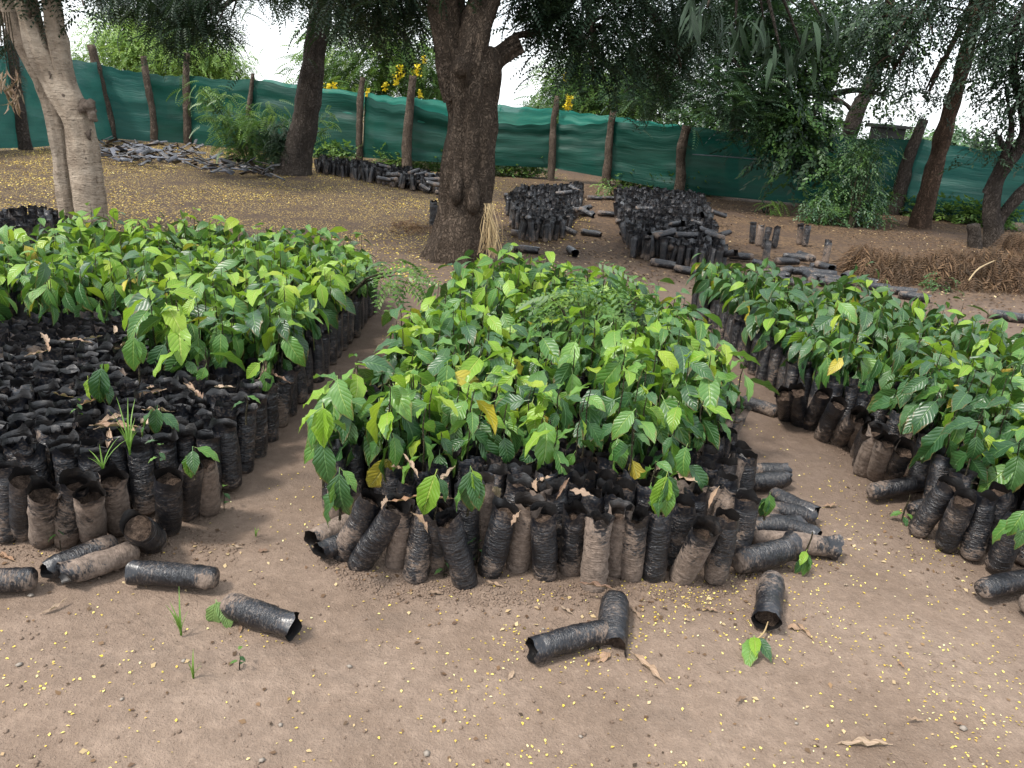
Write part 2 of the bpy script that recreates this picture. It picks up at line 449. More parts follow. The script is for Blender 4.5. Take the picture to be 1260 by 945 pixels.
def bark_material(name, c1, c2, c3, fiss=1.0, smooth=False):
    m = Mat(name); o = m.obj()
    if smooth:
        a = m.noise(o, 5, 5, 0.6); rings = m.noise(m.scale(o, 1, 1, 5), 5, 5, 0.7, 1.4); s = m.noise(o, 30, 4, 0.65)
        col = m.ramp(a, [(0.3, c1), (0.5, c2), (0.72, c3)])
        col = m.mix(m.math('MULTIPLY', m.smooth(rings, 0.56, 0.66), 0.15), col, c1)
        col = m.mix(m.math('MULTIPLY', m.smooth(s, 0.6, 0.75), 0.5), col, (0.1, 0.075, 0.055))
        gash = m.noise(m.scale(o, 1, 1, 0.35), 7, 4, 0.65, 0.5)
        col = m.mix(m.math('MULTIPLY', m.smooth(gash, 0.64, 0.70), 0.7), col, (0.11, 0.08, 0.06))
        len_ = m.noise(m.scale(o, 1, 1, 6), 14, 4, 0.7, 0.6)
        col = m.mix(m.math('MULTIPLY', m.smooth(len_, 0.60, 0.70), 0.6), col, (0.07, 0.052, 0.04))
        col = m.mix(m.math('MULTIPLY', m.smooth(m.noise(o, 2.2, 4), 0.48, 0.7), 0.4), col, m.mix(0.5, col, (0.05, 0.045, 0.03)))
        nr = m.bump(m.math('SUBTRACT', m.math('ADD', rings, m.math('MULTIPLY', s, 0.7)), m.math('MULTIPLY', m.smooth(len_, 0.60, 0.70), 0.5)), 0.9, 0.028)
        return m.done(m.bsdf(col, 0.85, nr, 0.2))
    q = m.n('VectorMath', {0: m.scale(o, 1, 1, 0.42), 1: m.n('VectorMath', {0: m.noise(o, 9, 3, out=1), 'Scale': 0.16}, operation='SCALE').outputs[0]}, operation='ADD').outputs[0]
    vo = m.n('TexVoronoi', {'Vector': q, 'Scale': 34.0 * fiss, 'Randomness': 1.0}, feature='DISTANCE_TO_EDGE')
    rg = m.noise(m.scale(q, 1, 1, 0.5), 30 * fiss, 5, 0.7, 1.2)
    cr = m.smooth(m.math('ADD', m.math('MULTIPLY', vo.outputs['Distance'], 0.8), m.math('SUBTRACT', rg, 0.42)), -0.05, 0.30)
    n1 = m.noise(o, 3.5, 4); n2 = m.noise(o, 45, 4, 0.7)
    col = m.ramp(n1, [(0.3, c1), (0.55, c2), (0.75, c3)])
    col = m.mix(m.smooth(n2, 0.3, 0.7), m.mix(0.4, col, (0.04, 0.03, 0.02)), col)
    col = m.mix(cr, m.mix(0.6, col, (0.04, 0.03, 0.022)), col)
    h = m.math('ADD', cr, m.math('MULTIPLY', n2, 0.5))
    return m.done(m.bsdf(col, 0.9, m.bump(h, 1.0, 0.035), 0.2))
B_PALE = bark_material('bark_pale', (0.20, 0.155, 0.115), (0.31, 0.25, 0.19), (0.42, 0.35, 0.275), smooth=True)
B_KNOT = bark_material('bark_scar', (0.05, 0.038, 0.03), (0.12, 0.092, 0.072), (0.24, 0.195, 0.155), smooth=True)
B_MAIN = bark_material('bark_rough', (0.085, 0.062, 0.045), (0.135, 0.10, 0.075), (0.19, 0.145, 0.11))
B_DARK = bark_material('bark_dark', (0.05, 0.042, 0.038), (0.08, 0.066, 0.056), (0.11, 0.09, 0.075), 0.7)
B_RED = bark_material('bark_brown', (0.09, 0.055, 0.036), (0.15, 0.095, 0.065), (0.2, 0.13, 0.09), 0.8)
B_POST = bark_material('post_wood', (0.10, 0.075, 0.055), (0.17, 0.13, 0.10), (0.26, 0.20, 0.155), 1.0)
B_STEM = bark_material('stem_brown', (0.06, 0.06, 0.03), (0.10, 0.085, 0.05), (0.12, 0.13, 0.05), 3)

def net_material(name, col, col2, trans, see):
    m = Mat(name)
    l = m.luv(); u, v, r = l.outputs
    q = m.n('CombineXYZ', {0: u, 1: v, 2: 0.0}).outputs[0]
    st = m.noise(m.scale(q, 0.8, 4, 1), 1.0, 3, 0.5)
    fine = m.noise(m.scale(q, 30, 160, 1), 1.0, 2)
    c = m.mix(m.smooth(st, 0.3, 0.72), col, col2)
    c = m.mix(m.math('MULTIPLY', m.smooth(fine, 0.45, 0.7), 0.4), c, m.mix(0.5, c, (0.0, 0.0, 0.0)))
    wv = m.noise(m.scale(q, 0.7, 6.5, 1), 2.0, 4, 0.6, 0.6)
    nr = m.bump(wv, 0.35, 0.06, m.bump(fine, 0.2, 0.004))
    b = m.bsdf(c, 0.5, nr, 0.35)
    t = m.n('BsdfTranslucent', {'Color': c})
    mx1 = m.n('MixShader', {0: trans, 1: b.outputs[0], 2: t.outputs[0]})
    tp = m.n('BsdfTransparent')
    return m.done(m.n('MixShader', {0: see, 1: mx1.outputs[0], 2: tp.outputs[0]}))
M_NET = net_material('shade_net', (0.004, 0.050, 0.036), (0.008, 0.078, 0.056), 0.4, 0.02)
M_NETL = net_material('shade_net_single_layer', (0.03, 0.22, 0.165), (0.05, 0.29, 0.22), 0.6, 0.08)
M_NETB = net_material('shade_net_bluish', (0.013, 0.074, 0.064), (0.022, 0.108, 0.090), 0.35, 0.02)
def plain(name, col, rough=0.8):
    m = Mat(name); o = m.obj()
    n = m.noise(o, 6, 4)
    c = m.mix(m.smooth(n, 0.3, 0.7), m.mix(0.35, col, (0.02, 0.02, 0.02)), col)
    return m.done(m.bsdf(c, rough, m.bump(n, 0.3, 0.01), 0.3))
M_SHED = plain('dark_boards', (0.05, 0.048, 0.045))
M_PEB = plain('pebble', (0.28, 0.24, 0.2))
M_DRIED = plain('dried_plastic', (0.16, 0.17, 0.19), 0.4)

# ------------------------------------------------------------------ ground
def gh(x, y):                                # height of the ground
    x, y = np.asarray(x, float), np.asarray(y, float)
    near = np.clip((40 - np.hypot(x, y)) / 20, 0, 1)
    h = vn(v3(x * .8, y * .8)) * .014 + vn(v3(x * 3.1, y * 3.1, 3)) * .009
    h = h + (vn(v3(x * 11, y * 11, 5)) * .0045 + vn(v3(x * 27, y * 27, 9)) * .0026) * np.clip((7 - y) / 3, 0, 1)
    # loose earth piled against the middle bed
    m1 = np.exp(-((y - 2.12 - .12 * x * x) / .16) ** 2) * np.clip(1.2 - np.abs(x - .1), 0, 1)
    h = h + m1 * (.018 + .008 * vn(v3(x * 9, y * 9, 2)))
    return h * near
def axis(lo, hi, step, far, g=1.12):
    a = list(np.arange(lo, hi, step)); s = step; x = a[-1]
    while x < far: s *= g; x += s; a.append(x)
    s = step; x = a[0]; b = []
    while x > -far: s *= g; x -= s; b.append(x)
    return np.array(b[::-1] + a)
gx = axis(-2.2, 2.6, .02, 500)
gy = axis(1.1, 4.2, .02, 500)
XX, YY = np.meshgrid(gx, gy)
gv = np.stack([XX, YY, gh(XX, YY)], -1).reshape(-1, 3)
g = Geo().add(gv, grid_faces(len(gx), len(gy)))
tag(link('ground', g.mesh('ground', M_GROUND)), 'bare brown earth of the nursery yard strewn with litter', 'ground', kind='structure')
def gz(x, y): return float(gh(np.array([x]), np.array([y]))[0])

# ------------------------------------------------------------------ leaf templates
def leaf_tpl(L=0.14, W=0.058, na=5, nl=9, droop=0.35, fold=0.12, wave=0.006, seed=0, curl=0.0, pet=0.02, bend=0.0):
    t = np.linspace(0, 1, nl)
    wd = np.sin(PI * t ** 0.86) ** 0.62 * (1 - 0.55 * t ** 5)
    wd[0] = 0.02; wd[-1] = 0.015
    u = np.linspace(-1, 1, na)
    ang = -droop * t * 1.6
    dy = np.cos(ang) * L / (nl - 1); dz = np.sin(ang) * L / (nl - 1)
    y = pet + np.concatenate([[0], np.cumsum(dy[1:])]); z = np.concatenate([[0], np.cumsum(dz[1:])])
    T, U = np.meshgrid(t, u, indexing='ij')
    Wd = wd[:, None] * W / 2
    if curl:
        th = U * curl
        xx = Wd * np.sin(th) / curl; zz = Wd * (1 - np.cos(th)) / curl
    else:
        xx = Wd * U; zz = np.abs(U) * Wd * math.tan(fold * 2)
    ph = seed * 2.1
    zz = zz + wave * np.sin(T * 17 + ph + (U > 0) * 1.3) * np.abs(U) ** 1.5 * np.sin(PI * T)
    xx = xx * (1 + 0.05 * np.sin(T * 23 + ph)) + bend * T * T * L
    X = xx; Y = y[:, None] + 0 * U; Z = z[:, None] + zz
    v = np.stack([X, Y, Z], -1).reshape(-1, 3)
    a = np.stack([U, T, 0 * U], -1).reshape(-1, 3)
    f = grid_faces(na, nl)
    # petiole as a thin strip
    pv = np.array([[-.0015, 0, 0], [.0015, 0, 0], [.0012, pet + .004, .0005], [-.0012, pet + .004, .0005]])
    f2 = np.array([[0, 1, 2, 3]]) + len(v)
    return np.concatenate([v, pv]), np.concatenate([f, f2]), np.concatenate([a, np.array([[0, 0, 0]] * 4)])
LEAVES = {}
LV = [(0.175, .084, .42, .12, .009, .03), (0.185, .088, .6, .09, .010, -.02), (0.15, .072, .3, .17, .007, .05), (0.20, .092, .7, .11, .011, .0), (0.115, .058, .35, .15, .006, -.04), (0.17, .070, .55, .22, .012, .06)]
for mi, (mn, mt) in enumerate((('dark', M_DARK), ('mid', M_MID), ('young', M_YOUNG), ('yellow', M_YELL), ('wilt', M_WILT))):
    for k, (L, W, dr, fo, wa, be) in enumerate(LV):
        v, f, a = leaf_tpl(L, W, 5, 9, dr, fo, wa, k, bend=be)
        LEAVES[(mi, k)] = Geo().add(v, f, 0, a).mesh('leaf', mt)
LOWLEAF = [leaf_tpl(L, W, 3, 5, dr, fo, 0, k, bend=be) for k, (L, W, dr, fo, wa, be) in enumerate(LV)]

STEMS = []
for k, H in enumerate((.12, .18, .24, .30)):
    p = [(0, 0, 0), (.004 * math.sin(k), .003, H * .4), (.008 * math.cos(k * 2), .006, H * .75), (.004, .0, H)]
    v, f, a = tube(p, [.0045, .004, .0032, .002], 6, sub=2)
    STEMS.append((H, Geo().add(v, f, 0, a).mesh('stem', B_STEM)))

# ------------------------------------------------------------------ polybags
BH, BR = .290, .0425
def bag_geo(seed, seg=24, rings=38, h=BH, r=BR, bend=0.0, rim=1.0, flat=0.0, mouth=1.0):
    rs = np.random.default_rng(seed)
    t = np.concatenate([[0, 0.012, 0.045], np.linspace(.1, 1, rings - 3)])
    prof = np.interp(t, [0, .012, .045, .12, .5, .85, .93, 1], [.25, .72, .93, 1.0, 1.03, 1.0, .97, 1.02 * mouth])
    th = np.arange(seg) / seg * 2 * PI
    o = rs.random(3) * 50
    T, TH = np.meshgrid(t, th, indexing='ij')
    cx, cy = np.cos(TH), np.sin(TH)
    lump = vn(np.stack([cx * 1.3 + o[0], cy * 1.3 + o[1], T * 5 + o[2]], -1)) * .075
    lip = np.clip((T - .84) / .05, 0, 1)
    wr = vn(np.stack([cx * 2.6 + o[1], cy * 2.6, T * 24 + o[0]], -1)) * .05 * (1 - flat)
    top = np.clip((T - .86) / .14, 0, 1)
    rimn = vn(np.stack([cx * 1.7 + o[2], cy * 1.7 + o[0], T * 0 + 3], -1))
    wr = wr + vn(np.stack([cx * 1.5 + o[2], cy * 1.5, T * 12 + o[1]], -1)) * .04 * (1 - flat)
    wr = wr * (1 - .85 * lip)
    R = r * prof[:, None] * (1 + lump + wr + top * rimn * .20 * rim)
    Z = T * h + top * .014 * rim * vn(np.stack([cx * 2.2 + o[0], cy * 2.2 + 7, T * 0], -1))
    ov = 1 + top * .22 * (rs.random() - .2)
    pa = rs.random() * PI
    X, Y = R * cx, R * cy
    # mouth squeezed to an oval
    ca, sa = math.cos(pa), math.sin(pa)
    a1, b1 = X * ca + Y * sa, -X * sa + Y * ca
    a1, b1 = a1 * ov, b1 / ov
    X, Y = a1 * ca - b1 * sa, a1 * sa + b1 * ca
    if flat:
        Y = Y * (1 - flat); X = X * (1 + .35 * flat)
    X = X + bend * (T ** 2) * h
    v = np.stack([X, Y, Z], -1).reshape(-1, 3)
    a = np.stack([TH / (2 * PI), T, 0 * T], -1).reshape(-1, 3)
    f = grid_faces(seg, len(t), True)
    bt = np.array([[(k + 1) % seg, k, len(v)] for k in range(seg)])
    v = np.concatenate([v, [[0, 0, .004]]]); a = np.concatenate([a, [[0, 0, 0]]])
    return v, [f, bt], a
def soil_geo(seed, h=BH, r=BR, seg=12, lvl=.87, bend=0.0):
    rs = np.random.default_rng(seed + 99)
    V = [[bend * lvl ** 2 * h, 0, lvl * h + .004]]
    for q in (.5, .97):
        for k in range(seg):
            an = k / seg * 2 * PI
            V.append([math.cos(an) * r * q + bend * lvl ** 2 * h, math.sin(an) * r * q, lvl * h + (rs.random() - .5) * .016])
    V = np.array(V)
    tri = np.array([[0, 1 + k, 1 + (k + 1) % seg] for k in range(seg)])
    qd = np.array([[1 + k, 1 + seg + k, 1 + seg + (k + 1) % seg, 1 + (k + 1) % seg] for k in range(seg)])
    return V, [tri, qd], 0
def soil_fill_material():
    m = Mat('soil_fill'); o = m.obj()
    n = m.noise(o, 55, 5, 0.7)
    col = m.ramp(n, [(0.32, (0.022, 0.015, 0.012)), (0.52, (0.075, 0.052, 0.038)), (0.75, (0.17, 0.12, 0.09))])
    return m.done(m.bsdf(col, 0.95, m.bump(n, 1.0, 0.03), 0.15))
M_FILL = soil_fill_material()
BAGS, SOILS = [], []
for k in range(14):
    be = (0, .08, -.06, 0, .12, 0, -.1, 0, .05, 0, 0, .1, -.04, 0)[k]
    v, f, a = bag_geo(k, bend=be, mouth=(1, 1.05, .9, 1, 1.1, .82, 1)[k % 7], rim=(1, 1.4, .8)[k % 3])
    m = M_BAGM if k % 3 == 1 else M_BAG
    BAGS.append(Geo().add(v, f, 0, a).mesh('polybag', m))
    SOILS.append(Geo().add(*soil_geo(k, bend=be, lvl=(.86, .80, .88)[k % 3])).mesh('soil', M_FILL))
MUDDY = [k for k in range(14) if k % 3 == 1]
CLEAN = [k for k in range(14) if k % 3 != 1]
# crumpled bags of the packed bed: rims folded in and standing in flaps
CRUMP = []
for k in range(10):
    v, f, a = bag_geo(200 + k, seg=20, rim=.35, mouth=1.04)
    rs = np.random.default_rng(k)
    top = np.clip((a[:, 1] - .86) / .14, 0, 1)
    th = a[:, 0] * 2 * PI
    zz = np.zeros(len(th)); rr_ = np.zeros(len(th))
    for _ in range(3):                       # a few pointed flaps and folds round the open mouth
        c0, wd_, hh_, oo_ = rs.random() * 2 * PI, rs.uniform(.3, .6), rs.uniform(.008, .026), rs.uniform(-.12, .22)
        dd_ = np.abs((th - c0 + PI) % (2 * PI) - PI)
        pk = np.clip(1 - dd_ / wd_, 0, 1)
        zz += hh_ * pk; rr_ += oo_ * pk
    v[:, 2] += top ** 1.5 * (zz - .012)
    q = 1 + top ** 1.3 * (rr_ + .10)
    v[:, 0] *= q; v[:, 1] *= q
    CRUMP.append(Geo().add(v, f, 0, a).mesh('polybag', M_BAG, smooth=k % 2 == 0))
M_FLAT = plain('dusty_plastic', (0.10, 0.105, 0.125), 0.32)
FLATS = []
for k in range(4):
    v, f, a = bag_geo(300 + k, seg=14, rings=10, flat=.72)
    FLATS.append(Geo().add(v, f, 0, a).mesh('flat_bag', M_FLAT if k == 1 else M_BAG))
LOWBAG = [bag_geo(400 + k, seg=8, rings=7, rim=1.8) for k in range(5)]
LOWSOIL = soil_geo(3, seg=6)

manual = []           # foot points already taken
def bag_between(foot, mouth, idx=0, label=None, group=None, soil=True, stretch=True, kinds='auto', wid=1.0):
    """a polybag whose foot and mouth centres are given"""
    foot, mouth = Vector(foot), Vector(mouth)
    d = mouth - foot
    sc = d.length / BH if stretch else 1.0
    sc = min(max(sc, .72), 1.2)
    q = d.to_track_quat('Z', 'Y')
    o = link('polybag', BAGS[idx], None, foot)
    o.rotation_mode = 'QUATERNION'
    o.rotation_quaternion = q @ Euler((0, 0, random.random() * 6.28)).to_quaternion()
    o.scale = (wid, wid, sc)
    tag(o, label, 'plant bag', group)
    if soil:
        link('soil', SOILS[idx], o)
    manual.append((foot.x, foot.y, mouth.x, mouth.y))
    return o
def lying(px1, py1, px2, py2, idx, label, group=None, z=.046, z2=None, soil=True, wid=.88):
    """lying bag: closed end at pixel 1, open mouth at pixel 2"""
    a = G(px1, py1, z); b = G(px2, py2, z if z2 is None else z2)
    return bag_between(a, b, idx, label, group, soil, wid=wid)

# --- front row of the left bed
GL = 'upright polybags on the front edge of the left bed'
rowL = [(7, 670, 7, 584, 0), (29, 664, 30, 600, 3), (53, 672, 56, 607, 1), (83, 671, 83, 611, 4), (116, 668, 108, 618, 7), (146, 658, 137, 598, 10), (208, 658, 207, 598, 9), (231, 638, 231, 587, 12), (257, 634, 250, 577, 13)]
labL = ['blue black polybag standing at the very left end of the left front row',
        'black polybag with mud below its rim, second from the left in the front row',
        'muddy wrinkled polybag with crumpled rim, third from left in the left front row',
        'brown muddy polybag standing fourth from left in the left front row',
        'wide brown mud coated polybag with round open mouth in the left front row',
        'dark polybag with brown soil top, sixth in the left front row',
        'smooth black polybag standing right of the short tipped bag in the left front row',
        'dark muddy polybag near the right end of the left front row',
        'brown muddy polybag at the right front corner of the left bed']
for (a, b, c, d, k), lb in zip(rowL, labL):
    bag_between(G(a, b - 6, .0), G(c, d - 13, .285), k, lb, GL)
bag_between(G(190, 668, .0), G(173, 650, .15), 8, 'short tipped polybag showing brown soil in its mouth before the left bed', GL, wid=1.1)
# --- fallen bags, left foreground
GF = 'fallen polybags lying on the bare ground'
lying(44, 712, -45, 716, 2, 'fallen black polybag cut by the left edge of the picture', GF)
lying(143, 668, 56, 702, 5, 'muddy fallen polybag behind its twin, lying against the left front row', GF)
lying(168, 676, 80, 713, 1, 'long brown and black fallen polybag in front of its twin, mouth to the left', GF)
lying(268, 712, 164, 703, 0, 'straight black polybag lying flat on the ground right of the twin bags', GF, soil=False)
lying(277, 742, 362, 771, 3, 'fallen black polybag spilling soil at right beside a wilted green leaf', GF)
# --- front edge of the middle bed
GC = 'leaning polybags on the front edge of the middle bed'
lying(443, 637, 385, 665, 7, 'muddy polybag lying at the left corner of the middle bed, torn mouth forward', GC)
lying(452, 655, 412, 672, 6, 'short dark polybag end poking out under the leaning bags', GC, wid=.8)
rowC = [(418, 692, 466, 624, 6, 'black polybag leaning right, leftmost of the leaning pair in the middle front row'),
        (438, 705, 490, 637, 9, 'glossy black polybag leaning right, second of the leaning pair'),
        (487, 703, 505, 636, 4, 'brownish polybag half hidden behind the tall upright bag'),
        (510, 722, 524, 634, 12, 'tall upright dark polybag with a squared black rim at the middle front'),
        (538, 708, 543, 640, 2, 'narrow dark polybag squeezed between the tall one and the left leaning one'),
        (575, 730, 550, 650, 3, 'wrinkled polybag leaning left in the middle front row'),
        (600, 716, 627, 640, 8, 'black polybag leaning right with muddy patch, above a small green weed'),
        (637, 707, 643, 637, 4, 'brown mud coated polybag left of the blue black crinkled bag'),
        (671, 720, 668, 643, 0, 'upright blue black crinkled polybag at the centre of the middle front row'),
        (702, 712, 709, 640, 7, 'brown mud coated polybag right of the blue black crinkled bag'),
        (729, 737, 737, 650, 10, 'tall brown polybag standing forward behind the bent fallen bag'),
        (754, 714, 758, 642, 1, 'slim brown polybag between two taller muddy ones'),
        (775, 720, 783, 645, 13, 'brown polybag with dark folded rim in the middle front row'),
        (802, 722, 812, 643, 5, 'black polybag with bluish sheen and muddy foot, right part of the front row'),
        (826, 705, 843, 631, 9, 'dark smooth polybag behind the brown leaning bag'),
        (834, 722, 876, 656, 4, 'brown muddy polybag leaning far right in the middle front row'),
        (879, 722, 899, 646, 2, 'shiny black polybag leaning right at the end of the middle front row'),
        (905, 700, 920, 626, 3, 'dark polybag standing behind the shiny leaning bag')]
for a, b, c, d, k, lb in rowC:
    bag_between(G(a, b - 7, .0), G(c, d - 14, .285), k, lb, GC)
lying(905, 691, 978, 678, 8, 'fat muddy polybag lying flat with a green seedling growing out of its mouth', GC, z=.06, wid=1.1)
lying(950, 712, 944, 764, 9, 'short black polybag lying mouth to the camera at the right corner', GF, z=.045, wid=1.0)
lying(748, 775, 652, 795, 2, 'crinkled black polybag lying on the ground, open mouth to the left', GF, soil=False)
lying(757, 738, 753, 768, 6, 'stub end of a bent polybag with a dry leaf across its top', GF, z=.05, wid=1.05)
fan = [(925, 664, 1028, 668, 1, 'long brown ended polybag lying low at the right side of the middle bed'),
       (940, 640, 1006, 660, 5, 'flattened black polybag lying among the fan of fallen bags'),
       (938, 626, 1003, 634, 2, 'thin black polybag with an open round mouth pointing right'),
       (948, 608, 990, 628, 9, 'dark polybag lying crosswise in the fan of fallen bags'),
       (918, 594, 961, 592, 12, 'small fallen polybag showing its dark round mouth near the top of the fan'),
       (915, 580, 948, 580, 3, 'bluish fallen polybag highest in the fan of fallen bags'),
       (915, 650, 985, 645, 0, 'black polybag buried in the middle of the fan of fallen bags')]
for i, (a, b, c, d, k, lb) in enumerate(fan):
    lying(a, b, c, d, k, lb, 'fan of fallen polybags beside the middle bed', z=.045, wid=.9)
# --- right bed edge
GR = 'leaning polybags along the edge of the right bed'
rowR = [(967, 521, 965, 487, 0, 'upright dark polybag at the left edge of the right bed'),
        (984, 528, 980, 487, 3, 'glossy black polybag, second upright bag on the right bed edge'),
        (993, 531, 1014, 493, 9, 'black polybag leaning right above the path on the right bed edge'),
        (1010, 544, 1031, 502, 2, 'shiny black leaning polybag next to a brown one on the right bed edge'),
        (1031, 548, 1051, 514, 4, 'brown muddy polybag leaning right in the right bed edge'),
        (1052, 553, 1068, 520, 7, 'brown polybag half hidden by leaves in the right bed edge'),
        (1056, 565, 1071, 530, 2, 'dark polybag tucked behind the long mud coloured bag at the path bend'),
        (1058, 577, 1074, 537, 9, 'black polybag leaning right just before the bend of the path'),
        (1060, 587, 1077, 540, 1, 'long mud coloured polybag leaning right at the bend of the path'),
        (1076, 592, 1092, 550, 10, 'wrinkled grey brown polybag, middle of the three pale ones'),
        (1097, 596, 1104, 556, 4, 'pale brown polybag, rightmost of the three pale ones'),
        (1127, 660, 1171, 602, 0, 'straight glossy black polybag leaning right at the front of the right bed'),
        (1162, 678, 1188, 618, 8, 'dented black polybag with mud on its side in the right front row'),
        (1194, 690, 1212, 617, 3, 'wide black and brown polybag near the right edge of the picture'),
        (1214, 676, 1231, 611, 5, 'dark polybag behind the wide one in the right front row'),
        (1226, 704, 1253, 640, 12, 'crinkled muddy polybag leaning right at the right edge of the picture')]
for a, b, c, d, k, lb in rowR:
    bag_between(G(a, b - 4, .0), G(c, d - 9, .275), k, lb, GR)
lying(1070, 604, 1130, 600, 6, 'curved muddy polybag lying along the right bed edge', GR, z=.05)
lying(1207, 726, 1275, 706, 8, 'muddy polybag lying in front of the right bed, cut by the picture edge', GR, z=.05)
lying(957, 507, 935, 500, 9, 'small dark polybag tipped over at the path side of the right bed', GR)
lying(1122, 628, 1140, 622, 2, 'short black polybag stub lying under the glossy leaning bag', GR, wid=.8)
lying(1262, 745, 1300, 740, 1, 'dark fallen bag at the lower right picture edge', GR)

# ------------------------------------------------------------------ packed beds
def inside(x, y, poly):
    c = False; n = len(poly)
    for i in range(n):
        x1, y1 = poly[i]; x2, y2 = poly[(i + 1) % n]
        if (y1 > y) != (y2 > y) and x < (x2 - x1) * (y - y1) / (y2 - y1) + x1: c = not c
    return c
def hexfill(poly, step, jit=.012, ang=0.0):
    xs = [p[0] for p in poly]; ys = [p[1] for p in poly]
    out = []; j = 0; y = min(ys)
    while y < max(ys):
        x = min(xs) + (step / 2 if j % 2 else 0)
        while x < max(xs):
            X, Y = x + random.uniform(-jit, jit), y + random.uniform(-jit, jit)
            if inside(X, Y, poly): out.append((X, Y))
            x += step
        y += step * .88; j += 1
    return out
def free(x, y, d=.080):
    for fx, fy, mx_, my_ in manual:
        if math.hypot(x - fx, y - fy) < d or math.hypot(x - (fx + mx_) / 2, y - (fy + my_) / 2) < d * .75: return False
    return True
def _noop(): pass
def front_line(row, off):                    # world line just behind a manual row
    pts = [G(r[0], r[1], 0) for r in row]
    return [(p.x, p.y + off) for p in pts]
PL = front_line(rowL, .09)
polyL = [(-3.9, 2.05), (-2.0, 2.15)] + PL + [(-1.06, 2.72), (-1.06, 5.5), (-1.25, 6.0), (-2.4, 6.0), (-3.0, 5.7), (-4.2, 5.9)]
PC = sorted(front_line([r for r in rowC if r[1] > 700], .085))
polyC = [(-.70, 2.62), (-.66, 2.5)] + PC + [(.98, 2.62), (1.06, 3.2), (1.08, 4.4), (1.02, 5.0), (.60, 5.7), (-.12, 6.0), (-.36, 5.6), (-.56, 4.0)]
PR = [(G(r[0], r[1], 0).x + .085, G(r[0], r[1], 0).y + .03) for r in rowR]
PR = sorted(PR, key=lambda p: -p[1])
polyR = [(1.42, 6.3)] + PR + [(2.3, 2.35), (4.4, 2.35), (4.4, 3.6), (3.3, 4.6), (2.5, 5.4), (1.7, 6.3)]

def interp(x, tab):
    return float(np.interp(x, [t[0] for t in tab], [t[1] for t in tab]))
boundL = [(-200, 392), (0, 392), (150, 388), (190, 445), (290, 476), (340, 466), (400, 440), (500, 370)]
boundC = [(380, 672), (450, 640), (490, 608), (540, 575), (600, 560), (700, 572), (760, 592), (820, 600), (900, 556), (960, 510)]
bare, planted, hidden = [], [], []
for bed, poly, st in (('left', polyL, .089), ('middle', polyC, .090), ('right', polyR, .092)):
    for x, y in hexfill(poly, st):
        px, py = proj((x, y, BH))
        if px < -140 or px > 1400 or not free(x, y): continue
        if bed == 'left': pl = py < interp(px, boundL)
        elif bed == 'middle': pl = py < interp(px, boundC)
        else: pl = True
        if pl and random.random() < .40: pl = None
        # bare strip at the far left of the left bed
        if bed == 'left' and y > 4 and px < 92 and py < 322 - max(0, px) * .25: pl = False
        if pl is None: hidden.append((x, y))
        else: (planted if pl else bare).append((bed, x, y))
# edge rows of the right bed near its far left corner lean outwards
camv = Vector((0, 0, CAMH))
dist = lambda b: math.hypot(b[1], b[2])
planted.sort(key=dist); bare.sort(key=dist)
print('planted', len(planted), 'bare', len(bare), 'manual', len(manual))

def spec(bed, x, y):
    """leaves of one seedling: (tier, variant, loc, euler, scale), stem index"""
    px, py = proj((x, y, .5))
    small = 0
    if bed == 'middle':
        edge = interp(px, boundC) - proj((x, y, BH))[1]
        small = max(0, 1 - edge / 60.0)
    if bed == 'left':
        edge = interp(px, boundL) - proj((x, y, BH))[1]
        small = max(0, 1 - edge / 30.0) * .7
    si = random.choice((1, 2, 2, 3)) if small < .3 else random.choice((0, 1, 1, 2))
    if bed == 'left' and random.random() < .35: si = 3
    hz_ = 1 + .42 * float(vn(np.array([[x * 2.4, y * 2.4, 6.5]]))[0]) + random.uniform(-.12, .12)
    H = STEMS[si][0] * hz_
    n = random.randint(6, 9) if small < .5 else random.randint(4, 6)
    ph = random.random() * 6.28
    out = []
    for i in range(n):
        t = i / (n - 1)                      # 0 lowest, 1 topmost
        az = ph + i * 2.4 + random.uniform(-.3, .3)
        z = BH * .87 + H * (.35 + .65 * t)
        youngp = .40 if bed != 'right' else .15
        if t > .75:
            tier = 2 if random.random() < youngp else (1 if random.random() < .6 else 0)
            pitch = rad(random.uniform(-58, 22)); s = random.uniform(.45, 1.0)
        elif t > .4:
            tier = random.choice((1, 1, 0, 0)) if random.random() > .12 else 2
            pitch = rad(random.uniform(-68, 0)); s = random.uniform(.6, 1.3)
        else:
            tier = 0 if random.random() < .7 else 1
            pitch = rad(random.uniform(-75, -25)); s = random.uniform(.75, 1.05)
        if random.random() < .012: tier = 3
        if bed == 'right' and tier == 1 and random.random() < (.5 if y < 4 else .75): tier = 0  # shade over the right bed put into darker leaves, more so at its back
        out.append((tier, random.randrange(6), (0, 0, z), (pitch, rad(random.uniform(-38, 38)), az), s * (1 - .2 * small)))
    return (si, hz_), out

